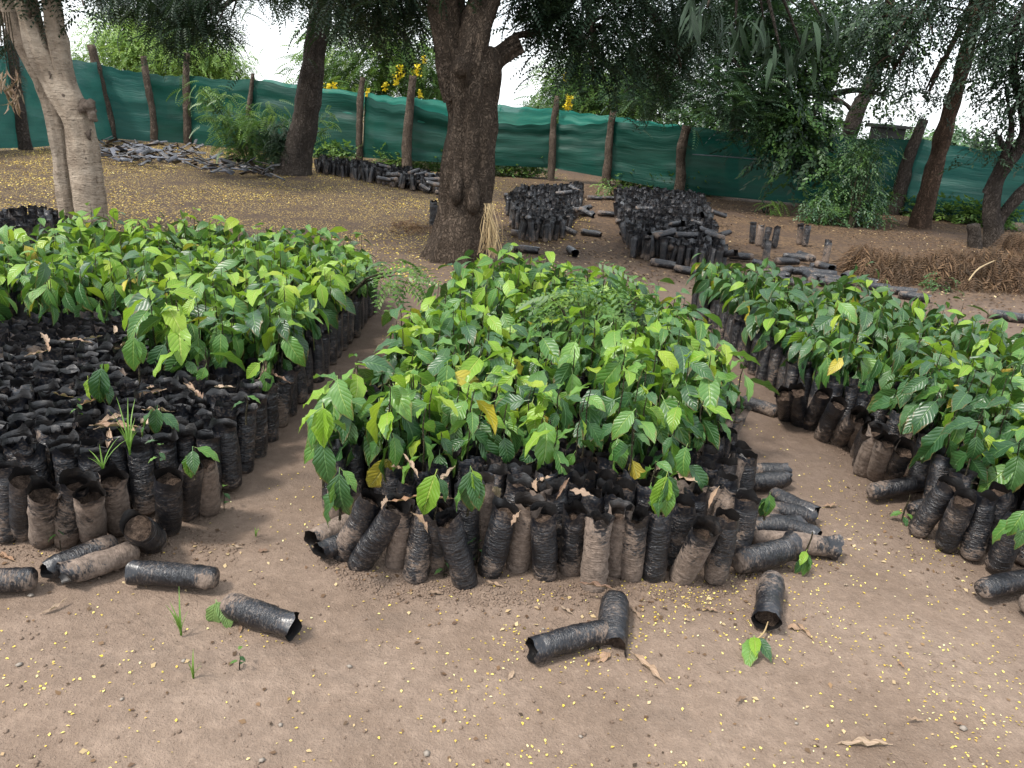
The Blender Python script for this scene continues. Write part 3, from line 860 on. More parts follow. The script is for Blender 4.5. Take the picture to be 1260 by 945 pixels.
GP = {'left': ('leafy green seedling in a black polybag massed in the left bed', 'seedlings massed in the left bed'),
      'middle': ('leafy green seedling in a black polybag massed in the middle bed', 'seedlings massed in the middle bed'),
      'right': ('darker green seedling in a black polybag massed in the right bed', 'seedlings massed in the right bed')}
def zone(bed, x, y):
    if bed == 'left': return 'path' if x > -1.32 else ('rear' if y > 5.3 else 'mid')
    if bed == 'middle': return 'left' if x < -.42 else ('right' if x > .76 else ('front' if y < 3.0 else 'mid'))
    return 'path' if x < 1.9 + (.25 if y < 3.2 else 0) else 'mid'
ZT = {('left', 'path'): 'on the path side of the left bed', ('left', 'rear'): 'at the rear of the left bed', ('left', 'mid'): 'in the thick of the left bed',
      ('middle', 'left'): 'along the left flank of the middle bed', ('middle', 'right'): 'along the right flank of the middle bed', ('middle', 'front'): 'near the front of the middle bed', ('middle', 'mid'): 'in the heart of the middle bed',
      ('right', 'path'): 'along the path edge of the right bed', ('right', 'mid'): 'in the thick of the right bed'}
def make_seedling(bed, x, y, label=None, group=None, sp=None, bagless=False, name='potted_seedling', base=None, lean=None):
    si, lv = sp or spec(bed, x, y)
    ln = lean or (random.uniform(-.06, .06), random.uniform(-.06, .06))
    root = empty(name, (x, y, 0), (ln[0], ln[1], 0))
    zt = ZT[(bed, zone(bed, x, y))]; yl = sum(1 for q in lv if q[0] == 3); yg = sum(1 for q in lv if q[0] == 2)
    lk = 'with a yellowing leaf' if yl else ('with several lime young leaves' if yg > 1 else ('with one lime young leaf' if yg else 'with only dark leaves'))
    lb = 'potted seedling ' + lk + ' ' + zt; gr = 'seedlings ' + lk + ' ' + zt
    tag(root, label or lb, 'seedling', None if label else gr)
    if not bagless:
        k = random.randrange(14)
        link('polybag', BAGS[k], root, None, (0, 0, random.random() * 6.28))
        link('soil', SOILS[k], root)
    link('stem', STEMS[si[0]][1], root, (0, 0, BH * .87), None, (.8, .8, si[1] * .98))
    for tier, k, loc, eu, s in lv:
        link('leaf', LEAVES[(tier, k)], root, loc, eu, s)
    return root
NIND = 285
vis = [b for b in planted if -60 < proj((b[1], b[2], .5))[0] < 1320]
ind = set(id(b) for b in vis[:NIND])
for b in planted:
    if id(b) in ind: make_seedling(*b)
rest = [b for b in planted if id(b) not in ind]
# the seedlings beyond the first three hundred, joined
gs = Geo()
bx = {}
for bed, x, y in rest:
    si, lv = spec(bed, x, y)
    q = random.randrange(5)
    bx.setdefault(('bag', q), []).append((x, y, 0, random.random() * 6.28, 0, 0, 1))
    H = STEMS[si[0]][0] * si[1]
    v, f, a = tube([(x, y, BH * .87), (x + .004, y, BH * .87 + H * .97)], [.0032, .0015], 4, sub=1)
    gs.add(v, f, 5, a)
    for tier, k, loc, eu, s in lv:
        bx.setdefault((tier, k), []).append((x, y, loc[2], eu[2], eu[0], eu[1], s))
for key, L in bx.items():
    L = np.array(L)
    R = rot_mats(L[:, 3], L[:, 4], L[:, 5])
    if key[0] == 'bag':
        scatter(gs, *LOWBAG[key[1]], R, L[:, 6], L[:, :3], 4)
    else:
        v, f, a = LOWLEAF[key[1]]
        scatter(gs, v, f, a, R, L[:, 6], L[:, :3], key[0])
o = link('potted_seedlings', gs.mesh('potted_seedlings', [M_DARK, M_MID, M_YOUNG, M_YELL, M_BAG, B_STEM]))
tag(o, 'dense mass of green seedlings in polybags filling the back of the three beds', 'seedling bed', kind='stuff')

# ---- bare bags of the packed beds
NB = 300 - len(manual)
LB = {'left': ('crumpled black polybag without a plant packed in the front of the left bed', 'empty topped polybags packed in the left bed'),
      'middle': ('black polybag of dark soil packed behind the front row of the middle bed', 'polybags without plants packed in the middle bed'),
      'right': ('black polybag of soil packed in the right bed', 'polybags packed in the right bed')}
low_rest = []
def px_(x, y): return proj((x, y, BH))[0]
for i, (bed, x, y) in enumerate(bare):
    if i < NB:
        if bed == 'left' and random.random() < .85:
            me = random.choice(CRUMP); k = random.randrange(14)
        else:
            k = random.choice(range(14)); me = BAGS[k]
        o = link('polybag', me, None, (x, y, random.uniform(-.012, .012)), (random.uniform(-.07, .07), random.uniform(-.07, .07), random.random() * 6.28))
        if bed == 'left':
            zt = 'beside the path' if x > -1.25 else ('just behind the front row' if y < 2.55 + max(0, (x + 1.7) * .5) else ('right below the massed leaves' if proj((x, y, BH))[1] < interp(px_(x, y), boundL) + 45 else ('in the ' + ('left' if px_(x, y) < 90 else 'central' if px_(x, y) < 200 else 'right') + ' part of its ' + ('near' if y < 3.1 else 'far') + ' half')))
            tag(o, 'empty black polybag of the left bed ' + zt, 'plant bag', 'left bed polybags ' + zt)
        elif bed == 'middle':
            zt = 'in the left third' if x < -.2 else ('in the right third' if x > .5 else 'in the central part')
            tag(o, 'black polybag of dark soil behind the middle front row ' + zt, 'plant bag', 'middle bed polybags ' + zt)
        else: tag(o, LB[bed][0], 'plant bag', LB[bed][1])
        if bed != 'left' or random.random() < .75:
            link('soil', SOILS[k if me in BAGS else 0], o, (0, 0, -.02 if bed == 'left' else 0))
    else:
        low_rest.append((x, y))

# ------------------------------------------------------------------ bag clusters farther back
gb = Geo(); lb = {}
def low(x, y, z=0.0, az=None, tilt=0.0, roll=0.0, s=1.0):
    s *= .9
    lb.setdefault(random.randrange(5), []).append((x, y, z, random.random() * 6.28 if az is None else az, tilt, roll, s))
def px_poly(pp): return [(G(a, b).x, G(a, b).y) for a, b in pp]
for x, y in low_rest + hidden: low(x, y)
for poly, gap in ((px_poly([(622, 262), (636, 246), (716, 240), (714, 262), (690, 300), (640, 300)]), .16),
                  (px_poly([(778, 318), (893, 337), (862, 252), (758, 244), (760, 275)]), .05),
                  (px_poly([(388, 213), (470, 228), (538, 240), (540, 228), (470, 216), (395, 206)]), .1),
                  (px_poly([(-30, 345), (84, 300), (92, 288), (60, 280), (-30, 290)]), .05)):
    for x, y in hexfill(poly, .105, .02):
        if random.random() < gap + .25 * (vn(np.array([[x * 1.5, y * 1.5, 4.]]))[0] > .25): continue
        low(x, y, 0, None, random.gauss(0, .13), random.gauss(0, .13), random.uniform(.85, 1.08))
# toppled ones mixed in with them
for n, poly in ((20, [(622, 300), (716, 300), (716, 250), (624, 255)]), (26, [(770, 318), (900, 338), (870, 270), (750, 262)]), (22, [(470, 232), (545, 246), (540, 232), (480, 220)])):
    pp = px_poly(poly); k = 0
    xs = [p[0] for p in pp]; ys = [p[1] for p in pp]
    while k < n:
        x, y = random.uniform(min(xs), max(xs)), random.uniform(min(ys), max(ys))
        if inside(x, y, pp):
            low(x, y, random.uniform(.05, .3), None, PI / 2 + random.uniform(-.3, .3)); k += 1
for q, L in lb.items():
    L = np.array(L); R = rot_mats(L[:, 3], L[:, 4], L[:, 5])
    scatter(gb, *LOWBAG[q], R, L[:, 6], L[:, :3], 0)
    up = L[np.abs(L[:, 4]) < .5]
    scatter(gb, LOWSOIL[0], LOWSOIL[1], np.zeros((len(LOWSOIL[0]), 3)), rot_mats(up[:, 3], up[:, 4], up[:, 5]), up[:, 6], up[:, :3], 1)
tag(link('polybag_stacks', gb.mesh('polybag_stacks', [M_BAG, M_FILL])), 'crowded black polybags standing and toppled in blocks under the trees behind the beds', 'plant bags', kind='stuff')

def small_lying(px, py, az, k, label, group, flat=False, z=.045, sc=1.0, tilt=PI / 2):
    p = G(px, py, z)
    o = link('flat_polybag' if flat else 'polybag', (FLATS[k % 4] if flat else BAGS[CLEAN[k % len(CLEAN)]]), None, p, (tilt, 0, az), sc)
    return tag(o, label, 'plant bag', group)
GB = 'toppled polybags beside the back blocks'
for i, (a, b, az) in enumerate([(762, 286, 1.3), (757, 272, 1.5), (765, 262, 1.7), (756, 250, 1.4), (772, 297, 1.6), (740, 243, 1.5), (722, 243, 1.6), (708, 262, 1.7), (715, 285, 1.1), (700, 306, .2), (628, 286, 1.5), (632, 305, 1.4), (626, 275, 1.6), (800, 322, 1.2), (830, 330, 1.0), (850, 332, 1.6), (620, 240, 1.2), (735, 262, 1.5)]):
    small_lying(a, b, az, i % 14, 'black polybag toppled at the margin of the blocks behind the middle bed', GB)
GC2 = 'scattered polybags behind the right bed'
for i, (a, b) in enumerate([(925, 300), (933, 303), (940, 306), (952, 305), (983, 301), (990, 303), (940, 326), (1015, 325)]):
    p = G(a, b)
    o = link('polybag', BAGS[i], None, p, (random.uniform(-.1, .1), random.uniform(-.1, .1), i))
    tag(o, 'small black polybag standing upright in the scatter behind the right bed', 'plant bag', 'upright polybags behind the right bed')
    link('soil', SOILS[i], o)
for i in range(24):
    a = random.uniform(925, 1045); b = 332 - (1000 - a) * .03 + random.uniform(-16, 20)
    small_lying(a, b, random.random() * 6.28, i % 14, 'black polybag lying jumbled in the scatter behind the right bed', GC2, z=random.uniform(.045, .13))
for i, (a, b, az) in enumerate([(1090, 356, 1.4), (1060, 352, 1.7), (1105, 362, 1.2), (1240, 390, 1.5), (1215, 385, 1.2)]):
    small_lying(a, b, az, i, 'black polybag lying at the rear edge of the right bed', 'polybags at the rear edge of the right bed')
o = small_lying(532, 268, 0, 3, 'lone black polybag leaning against the left side of the big trunk', None, z=.0, sc=1.2, tilt=.1)
o.location = G(533, 281)
random.seed(21)
GFl = 'flat empty polybags scattered in front of the left fence'
FP = []
for i in range(250):
    t = random.random()
    if t < .72:
        a = random.uniform(125, 245); b = 188 + random.uniform(-14, 9) + (a - 185) * .05
    else:
        a = random.uniform(240, 335); b = 203 + random.uniform(-7, 8) + (a - 290) * .05
    FP.append((a, b))
for i, (a, b) in enumerate(FP):
    p = G(a, b, random.uniform(.03, .2))
    o = link('flat_polybag', FLATS[i % 4], None, p, (PI / 2 + random.uniform(-.5, .4), random.uniform(-.8, .8), random.random() * 6.28), (.75, 1.0, .95))
    tag(o, 'flattened grey black polybag lying in the heap before the left fence', 'plant bag', GFl)

# ------------------------------------------------------------------ fence
fence = empty('net_fence', G(443, 200))
tag(fence, 'long green shade net fence on rough wooden posts closing the back of the yard', 'fence')
fl = Vector(fence.location)
# foot px, head px, radius px, net top px, net bottom height
FPOST = [(-160, 196, -175, 60, 7, 40, .1), (31, 184, 12, 34, 7, 55, .03), (138, 172, 112, 55, 5.5, 76, .03), (190, 176, 176, 69, 4, 88, .03), (231, 178, 230, 65, 4.2, 91, .03),
         (304, 186, 311, 90, 3, 97, .05), (443, 200, 447, 95, 4, 118, .12), (501, 210, 508, 93, 5.5, 128, .22), (590, 216, 596, 118, 4, 148, .25), (678, 222, 686, 118, 3.8, 151, .28),
         (746, 230, 756, 137, 5, 148, .2), (834, 240, 845, 155, 6, 155, .06), (965, 252, 975, 160, 4, 162, .05), (1098, 264, 1137, 147, 7.5, 170, .1), (1275, 288, 1285, 170, 6, 188, .18), (1500, 310, 1500, 200, 6, 215, .2)]
posts = []
for i, (a, b, c, d, r, nt, nb) in enumerate(FPOST):
    f0 = G(a, b); top = P(c, d, f0.y)
    sc = F / (f0.y * math.cos(rad(PITCH)) + .6)
    R_ = r / sc
    mid = (f0 + top) / 2 + Vector((random.uniform(-.05, .05), 0, 0))
    q1 = f0.lerp(mid, .5) + Vector((random.uniform(-.03, .03), 0, 0)); q3 = mid.lerp(top, .5) + Vector((random.uniform(-.04, .04), 0, 0))
    v, fc, at = tube([f0 - Vector((0, 0, .1)) - fl, q1 - fl, mid - fl, q3 - fl, top - fl], [R_ * 1.15, R_ * 1.1, R_, R_ * .95, R_ * .8], 10, .02, 6, seed=i, ridge=.012)
    if i != 12: link('post', Geo().add(v, fc, 0, at).mesh('post', B_POST if i not in (1, 13) else B_DARK), fence)
    fr = (nt - b) / (d - b)
    tp = f0.lerp(top, fr)
    posts.append((f0, tp, nb))
def net_panel(i, A, B, mat, up=0.0, back=.07, lift=None, sag=.06, name='net_panel'):
    (fa, ta, na), (fb, tb, nb) = A, B
    nu, nv = 40, 22
    u, v = np.meshgrid(np.linspace(0, 1, nu), np.linspace(0, 1, nv))
    bot = np.array(fa)[None, None] * (1 - u[..., None]) + np.array(fb)[None, None] * u[..., None]
    bot[..., 2] += na * (1 - u) + nb * u
    top = np.array(ta)[None, None] * (1 - u[..., None]) + np.array(tb)[None, None] * u[..., None]
    top[..., 2] += up - sag * np.sin(PI * u) + .015 * np.sin(u * 19 + i)
    if lift is not None: bot[..., 2] = top[..., 2] - lift
    Lm = (Vector(fa) - Vector(fb)).length
    p = bot * (1 - v[..., None]) + top * v[..., None]
    U = (u + i * 1.7) * Lm
    nse = vn(np.stack([U * .9, v * 9, U * 0 + i], -1)) * .035 + vn(np.stack([U * .5, v * 4 + U * .4, U * 0 + 3 * i], -1)) * .06 + .03 * np.sin(v * 26 + u * 3) * np.exp(-u * 5) + .03 * np.sin(v * 23 - u * 3) * np.exp(-(1 - u) * 5)
    d = Vector(fb) - Vector(fa); nrm = np.array([-d.y, d.x, 0]) / math.hypot(d.x, d.y)
    if nrm[1] < 0: nrm = -nrm
    env = np.minimum(1, np.minimum(u, 1 - u) * 8)
    p = p + nrm * (back + nse * env)[..., None]
    p = p - np.array(fl)
    at = np.stack([U, v * 1.7, 0 * u], -1).reshape(-1, 3)
    return link(name, Geo().add(p.reshape(-1, 3), grid_faces(nu, nv), 0, at).mesh(name, mat), fence)
for i in range(len(posts) - 1):
    mt = M_NETB if i < 3 or i > 12 else M_NET
    net_panel(i, posts[i], posts[i + 1], mt)
# lighter single layer of net standing up behind the sagging dark one
def top_from(px, py, post): 
    f0, tp, nb = post
    q = P(px, py, f0.y); return (f0, q, nb)
up = [(5, 320, 97), (6, 446, 114), (7, 507, 120), (8, 596, 127), (9, 685, 134), (10, 756, 143), (11, 845, 155)]
for (i, a, b), (j, c, d) in zip(up[:-1], up[1:]):
    net_panel(i + 20, top_from(a, b, posts[i]), top_from(c, d, posts[j]), M_NETL, 0, .16, lift=.55, sag=.02)

c0, c1, c2 = P(852, 190, 17.0) - fl, P(930, 196, 16.85) - fl, P(1002, 206, 16.6) - fl
v, fc, at = tube([c0, c1, c2], [.012, .012, .012], 5, sub=4)
link('seam_cord', Geo().add(v, fc, 0, at).mesh('seam_cord', M_DRIED), fence)
# shed top beyond the fence
sp_ = P(1090, 170, 18.5)
shed = empty('shed', (sp_.x, 18.5, 0)); tag(shed, 'small dark shed roof just showing above the net between two leaning trunks', 'shed')
def box(w_, d_, h_, z, tilt=0.0):
    x, y = w_ / 2, d_ / 2
    v = np.array([[-x, -y, z], [x, -y, z], [x, y, z], [-x, y, z], [-x, -y, z + h_ - tilt], [x, -y, z + h_ - tilt], [x, y, z + h_], [-x, y, z + h_]])
    f = np.array([[0, 3, 2, 1], [4, 5, 6, 7], [0, 1, 5, 4], [1, 2, 6, 5], [2, 3, 7, 6], [3, 0, 4, 7]])
    return v, f
zt = P(1090, 154, 18.5).z
link('wall', Geo().add(*box(.55, .6, zt - .06, 0)).mesh('wall', M_SHED, False), shed)
link('roof', Geo().add(*box(.72, .8, .09, zt - .058, .03)).mesh('roof', M_SHED, False), shed)

# ------------------------------------------------------------------ foliage templates
def sprig(L=.24, n=8, lw=.020, ll=.056, droop=.5, seed=0):
    """feathery compound leaf of paired leaflets"""
    V, f = [], []
    for i in range(n):
        t = (i + .7) / n
        y = L * t; z = -droop * L * t * t
        s = ll * math.sin(PI * min(.95, .25 + .65 * t)) ** .6
        for sg in (-1, 1):
            dx, dy = sg * math.cos(.5), math.sin(.5)
            b = len(V)
            V += [[0, y, z], [dx * s * .5 - dy * lw * .5 * sg, y + dy * s * .5 + abs(dx) * lw * .5, z + .002], [dx * s, y + dy * s, z - s * .25], [dx * s * .5 + dy * lw * .5 * sg, y + dy * s * .5 - abs(dx) * lw * .5, z - .004]]
            f.append([b, b + 1, b + 2, b + 3] if sg > 0 else [b, b + 3, b + 2, b + 1])
    b = len(V); V += [[-.0015, 0, 0], [.0015, 0, 0], [.001, L, -droop * L], [-.001, L, -droop * L]]; f.append([b, b + 1, b + 2, b + 3])
    V = np.array(V)
    return V, np.array(f), np.zeros((len(V), 3))
def twig(L=.25, n=7, lw=.035, ll=.07, seed=0, droop=.4):
    """twig of simple alternate leaves"""
    rs = np.random.default_rng(seed); V, f = [], []
    for i in range(n):
        t = (i + 1) / n; y = L * t; z = -droop * L * t * t
        sg = 1 if i % 2 else -1
        an = (0.9 - .7 * t) * sg + rs.uniform(-.3, .3)
        dx, dy = math.sin(an), math.cos(an); s = ll * rs.uniform(.8, 1.15); dz = rs.uniform(-.7, .1)
        nx, ny = dy * lw / 2, -dx * lw / 2
        b = len(V)
        V += [[0, y, z], [dx * s * .45 + nx, y + dy * s * .45 + ny, z + dz * s * .3 + .004], [dx * s, y + dy * s, z + dz * s], [dx * s * .45 - nx, y + dy * s * .45 - ny, z + dz * s * .3 + .004], [dx * s * .5, y + dy * s * .5, z + dz * s * .35 - .004]]
        f += [[b, b + 1, b + 4], [b + 1, b + 2, b + 4], [b + 2, b + 3, b + 4], [b + 3, b, b + 4]]
    V = np.array(V)
    return V, np.array(f), np.zeros((len(V), 3))
SPR = sprig(); SPRB = sprig(.34, 9, .022, .085, .45); SPRF = sprig(.42, 7, .04, .13, .4)
TWG = [twig(seed=k) for k in range(3)]; TWF = [twig(.45, 8, .07, .13, k) for k in range(3)]; TWB = [twig(.8, 9, .13, .22, k) for k in range(3)]
DRYT = twig(.42, 14, .02, .15, 5, .9); FRD = sprig(.42, 14, .010, .085, .75)

def crown(clumps, tpls, mats=1, per=12, sig=.2, size=(.8, 1.2), hang=0.0):
    """clumps: (centre, (rx, ry, rz), clusters); leaves gather in clusters with gaps between"""
    gq = Geo()
    for c, r, n in clumps:
        c = np.array(c); r = np.array(r)
        d = rng.normal(size=(n, 3)); d /= np.linalg.norm(d, axis=1)[:, None]
        cc = c + d * r * (rng.random((n, 1)) ** .45)
        keep = vn(cc * (.9 / max(.35, min(r))) + 3.3) > -.22
        if keep.sum() < .3 * n: keep[:] = True
        cc = cc[keep]; dd = d[keep]
        k = per
        T = np.repeat(cc, k, 0) + rng.normal(size=(len(cc) * k, 3)) * sig
        out = np.repeat(dd, k, 0) + rng.normal(size=(len(T), 3)) * .9
        az = np.arctan2(-out[:, 0], out[:, 1])
        pitch = rng.uniform(-.9, .35, len(T)) - hang
        roll = rng.uniform(-.6, .6, len(T))
        R = rot_mats(az, pitch, roll)
        s = rng.uniform(size[0], size[1], len(T))
        lab = rng.integers(0, len(tpls), len(T))
        mi = rng.integers(0, mats, len(T)) if mats > 1 else np.zeros(len(T), int)
        clr = np.repeat(rng.random(len(cc)), k)
        for q, tp in enumerate(tpls):
            for m_ in range(mats):
                sel = (lab == q) & (mi == m_)
                scatter(gq, tp[0], tp[1], tp[2], R[sel], s[sel], T[sel], m_, rnd=(clr[sel] * .6 + rng.random(sel.sum()) * .4))
    return gq
def tree(name, base, label, trunk_parts, clumps, tpls, mats, bark, per=12, sig=.2, size=(.8, 1.2), hang=0.0, group=None, limbs=True, amp=.02, ridge=.0, seg=14, lead=None):
    root = empty(name, base); b = Vector(base)
    tag(root, label, 'tree', group)
    for i, (path, radii) in enumerate(trunk_parts):
        v, f, a = tube([Vector(p) - b for p in path], radii, seg, amp, 3.5, seed=i + 1, sub=7, ridge=ridge)
        link('trunk' if i == 0 else 'limb', Geo().add(v, f, 0, a).mesh('trunk', bark), root)
    if clumps:
        if limbs:
            tops = [Vector(p[0][-1]) for p in trunk_parts] if not lead else [Vector(q) for q in lead]
            gl = Geo()
            for c, r, n in clumps:
                c = Vector(c)
                st = min(tops, key=lambda t: (t - c).length)
                mid = st.lerp(c, .5) + Vector((random.uniform(-.2, .2), random.uniform(-.2, .2), random.uniform(.1, .4)))
                rr = .035 + .01 * (st - c).length
                v, f, a = tube([st - b, mid - b, c - b], [rr * 1.4, rr, rr * .4], 7, .004, 5, sub=4)
                gl.add(v, f, 0, a)
                for q in range(6):
                    e = c + Vector([random.uniform(-1, 1) * r[k] * .9 for k in range(3)])
                    s0 = mid.lerp(c, random.uniform(.3, 1))
                    m2 = s0.lerp(e, .5) + Vector((0, 0, .12))
                    v, f, a = tube([s0 - b, m2 - b, e - b], [rr * .5, rr * .3, .006], 5, 0, sub=3)
                    gl.add(v, f, 0, a)
            link('branches', gl.mesh('branches', bark), root)
        gq = crown([((Vector(c) - b), r, n) for c, r, n in clumps], tpls, len(mats), per, sig, size, hang)
        link('crown', gq.mesh('crown', mats), root)
    return root
def PP(l, Y): return [P(a, b, Y) for a, b in l]
def rpx(r, Y, px=630, py=150): return r / (F / ((Y * math.cos(rad(PITCH))) + .3))

# ---- big middle tree
Y3 = 7.85
k3 = rpx(1, Y3)
tr3 = [(PP([(556, 330), (562, 306), (570, 270), (576, 230), (578, 180), (581, 130), (582, 92), (580, 60)], Y3), [44 * k3, 36 * k3, 29 * k3, 28 * k3, 29.5 * k3, 30 * k3, 34 * k3, 29 * k3]),
       (PP([(572, 120), (562, 80), (553, 40), (547, 5), (540, -50), (520, -130)], Y3), [20 * k3, 22 * k3, 21 * k3, 21 * k3, 19 * k3, 15 * k3]),
       ([P(578, 125, Y3 - .1), P(577, 85, Y3 - .17), P(583, 50, Y3 - .1), P(591, 20, Y3), P(604, -20, Y3), P(630, -110, Y3)], [8 * k3, 17 * k3, 19 * k3, 20 * k3, 19 * k3, 15 * k3]),
       ([P(592, 100, Y3), P(612, 72, Y3 + .1), P(628, 60, Y3 + .15), P(641, 53, Y3 + .15)], [17 * k3, 10 * k3, 7.5 * k3, 6.5 * k3]),
       ([P(628, 60, Y3 + .15), P(633, 45, Y3 + .2), P(648, 40, Y3 + .3), P(662, 36, Y3 + .4), P(700, 0, Y3 + .7), P(760, -60, Y3 + 1)], [4 * k3, 3 * k3, 2.4 * k3, 2.4 * k3, 2.4 * k3, 2.4 * k3])]
cl3 = [(P(770, 5, 8.6), (.9, .8, .42), 74), (P(735, 62, 8.2), (.42, .5, .26), 34), (P(700, 10, 8.4), (.45, .6, .3), 34), (P(820, 50, 8.8), (.4, .6, .33), 36), (P(655, -5, 8.6), (.35, .5, .2), 16),
       (P(480, 0, 8.8), (.7, .7, .34), 62), (P(430, 15, 9.2), (.35, .5, .22), 20), (P(450, -60, 8), (1.3, 1.2, .5), 70), (P(700, -80, 8), (1.6, 1.4, .55), 90), (P(560, -190, 8), (2.2, 2, .7), 120)]
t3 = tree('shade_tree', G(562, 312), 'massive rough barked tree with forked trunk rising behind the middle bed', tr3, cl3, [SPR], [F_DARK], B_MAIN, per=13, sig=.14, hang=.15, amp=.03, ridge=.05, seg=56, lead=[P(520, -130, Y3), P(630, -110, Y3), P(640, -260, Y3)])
b3 = Vector(t3.location)
# knots and old scars on the trunk
for a, b, c, r in ((566, 82, -.36, 9), (597, 98, -.22, 7), (561, 232, -.30, 8), (583, 243, -.30, 8)):
    c0 = P(a, b, Y3 + c + .06) - b3
    h_ = 1 if r == 9 or r == 7 else 2.4
    v, f, at = tube([c0 - Vector((0, -.05, .07 * h_)), c0 - Vector((0, 0.01, .03 * h_)), c0 + Vector((0, .01, .03 * h_)), c0 + Vector((0, .05, .07 * h_))], [.01, r * k3, r * k3 * .9, .01], 12, .012, 14, seed=a)
    link('knot', Geo().add(v, f, 0, at).mesh('knot', B_MAIN), t3)

# ---- pale forked tree at left
Y1 = 7.25; k1 = rpx(1, Y1)
tr1 = [(PP([(119, 312), (115, 275), (110, 240), (105, 205), (101, 175), (94, 148), (80, 122), (66, 100), (50, 66), (38, 30), (28, -20), (10, -90)], Y1), [21 * k1, 19.5 * k1, 18.5 * k1, 17.5 * k1, 18 * k1, 18 * k1, 15.5 * k1, 14 * k1, 13.5 * k1, 13.5 * k1, 12 * k1, 10 * k1]),
       (PP([(88, 300), (85, 262), (80, 225), (77, 195), (73, 165), (64, 130), (52, 98), (36, 68), (18, 32), (2, -10), (-30, -80)], Y1 + .12), [11 * k1, 10 * k1, 9.5 * k1, 10 * k1, 11 * k1, 12 * k1, 11 * k1, 10 * k1, 9.5 * k1, 9 * k1, 8 * k1]),
       (PP([(104, 165), (95, 132), (82, 102), (75, 70), (68, 35), (62, -10), (64, -80)], Y1), [12 * k1, 13 * k1, 11 * k1, 10.5 * k1, 10.5 * k1, 10 * k1, 8 * k1])]
cl1 = [(P(92, -12, 7.3), (.28, .3, .16), 14), (P(75, -60, 7.3), (.6, .6, .3), 26), (P(0, 30, 7.8), (.12, .2, .35), 8), (P(-60, -90, 7.3), (1, 1, .5), 50)]
t1 = tree('forked_tree', G(118, 305), 'pale smooth barked tree with three forking stems at the left', tr1, cl1, [SPR], [F_DARK], B_PALE, per=9, sig=.1, amp=.018, ridge=.022, seg=28)
b1 = Vector(t1.location)
for a, b, r, s in ((110, 132, 12, 1.1), (115, 142, 9, .9), (103, 131, 9, 1), (106, 188, 6, 2), (104, 204, 5.5, 2.2), (62, 95, 4, 1), (79, 122, 4, 1), (109, 166, 3.5, 1), (34, 10, 5, 1.8)):
    c0 = P(a, b, Y1 - .085) - b1
    v, f, at = tube([c0 + Vector((0, .05, -.05 * s)), c0 + Vector((0, 0, -.02 * s)), c0 + Vector((0, 0, .02 * s)), c0 + Vector((0, .05, .05 * s))], [.008, r * k1 * .55, r * k1 * .55, .01], 16, .022, 22, seed=b)
    link('knot', Geo().add(v, f, 0, at).mesh('knot', B_KNOT), t1)
# dry hanging leaves on a thin stem
db = empty('dry_leaf_bunch', P(8, 60, 7.1)); tag(db, 'bunch of curled dry brown leaves hanging at the left picture edge', 'dry leaves')
d0 = Vector(db.location)
gq = Geo()
for q in range(4):
    v, f, a = tube([P(2 + 3 * q, 15, 7.1) - d0, P(6 + 4 * q, 60, 7.05) - d0, P(12 + 5 * q, 105 + 5 * q, 7.1) - d0], [.004, .004, .002], 5, sub=3); gq.add(v, f, 0, a)
link('stalk', gq.mesh('stalk', B_STEM), db)
dry_tpl = [leaf_tpl(.12, .035, 3, 5, .5, .1, .0, k, curl=1.3, bend=.1) for k in range(3)]
for q in range(42):
    k = q % 6
    if ('dry', k) not in LEAVES:
        v, f, a = leaf_tpl(.11 + .02 * k, .034, 5, 7, .5 + .1 * k, .1, .008, k, curl=.9 + .2 * k, bend=.1 * (k - 2))
        LEAVES[('dry', k)] = Geo().add(v, f, 0, a).mesh('leaf', M_DRY)
    link('leaf', LEAVES[('dry', k)], db, P(random.uniform(2, 24), random.uniform(78, 128), 7.1 + random.uniform(-.06, .06)) - d0, (rad(random.uniform(-95, -50)), random.uniform(-.6, .6), random.random() * 6.28), .8)

# ---- dark tree in front of the net, left of middle
Y2 = 15.2; k2 = rpx(1, Y2)
tr2 = [(PP([(358, 224), (363, 205), (369, 180), (375, 150), (380, 115), (386, 75), (391, 35), (397, -10), (404, -60)], Y2), [27 * k2, 21 * k2, 17.5 * k2, 16 * k2, 14.5 * k2, 13.5 * k2, 13 * k2, 12 * k2, 11 * k2])]
cl2 = [(P(215, 2, 13), (.95, 1, .30), 62), (P(262, 18, 12.5), (.36, .6, .34), 30), (P(150, -12, 13), (.8, 1, .18), 26), (P(330, -22, 13.5), (.7, .8, .2), 18), (P(220, 36, 12.4), (.2, .3, .2), 9), (P(262, -70, 13), (2.3, 2, .8), 120), (P(430, -100, 14), (2, 2, 1), 90), (P(425, 32, 15.5), (.45, .6, .4), 26)]
tree('dark_tree', G(363, 218), 'dark straight trunk leaning right beside the feathery shrub', tr2, cl2, [SPR, SPRB], [F_DARK], B_DARK, per=11, sig=.16, hang=.15, amp=.03, ridge=.03, seg=24)

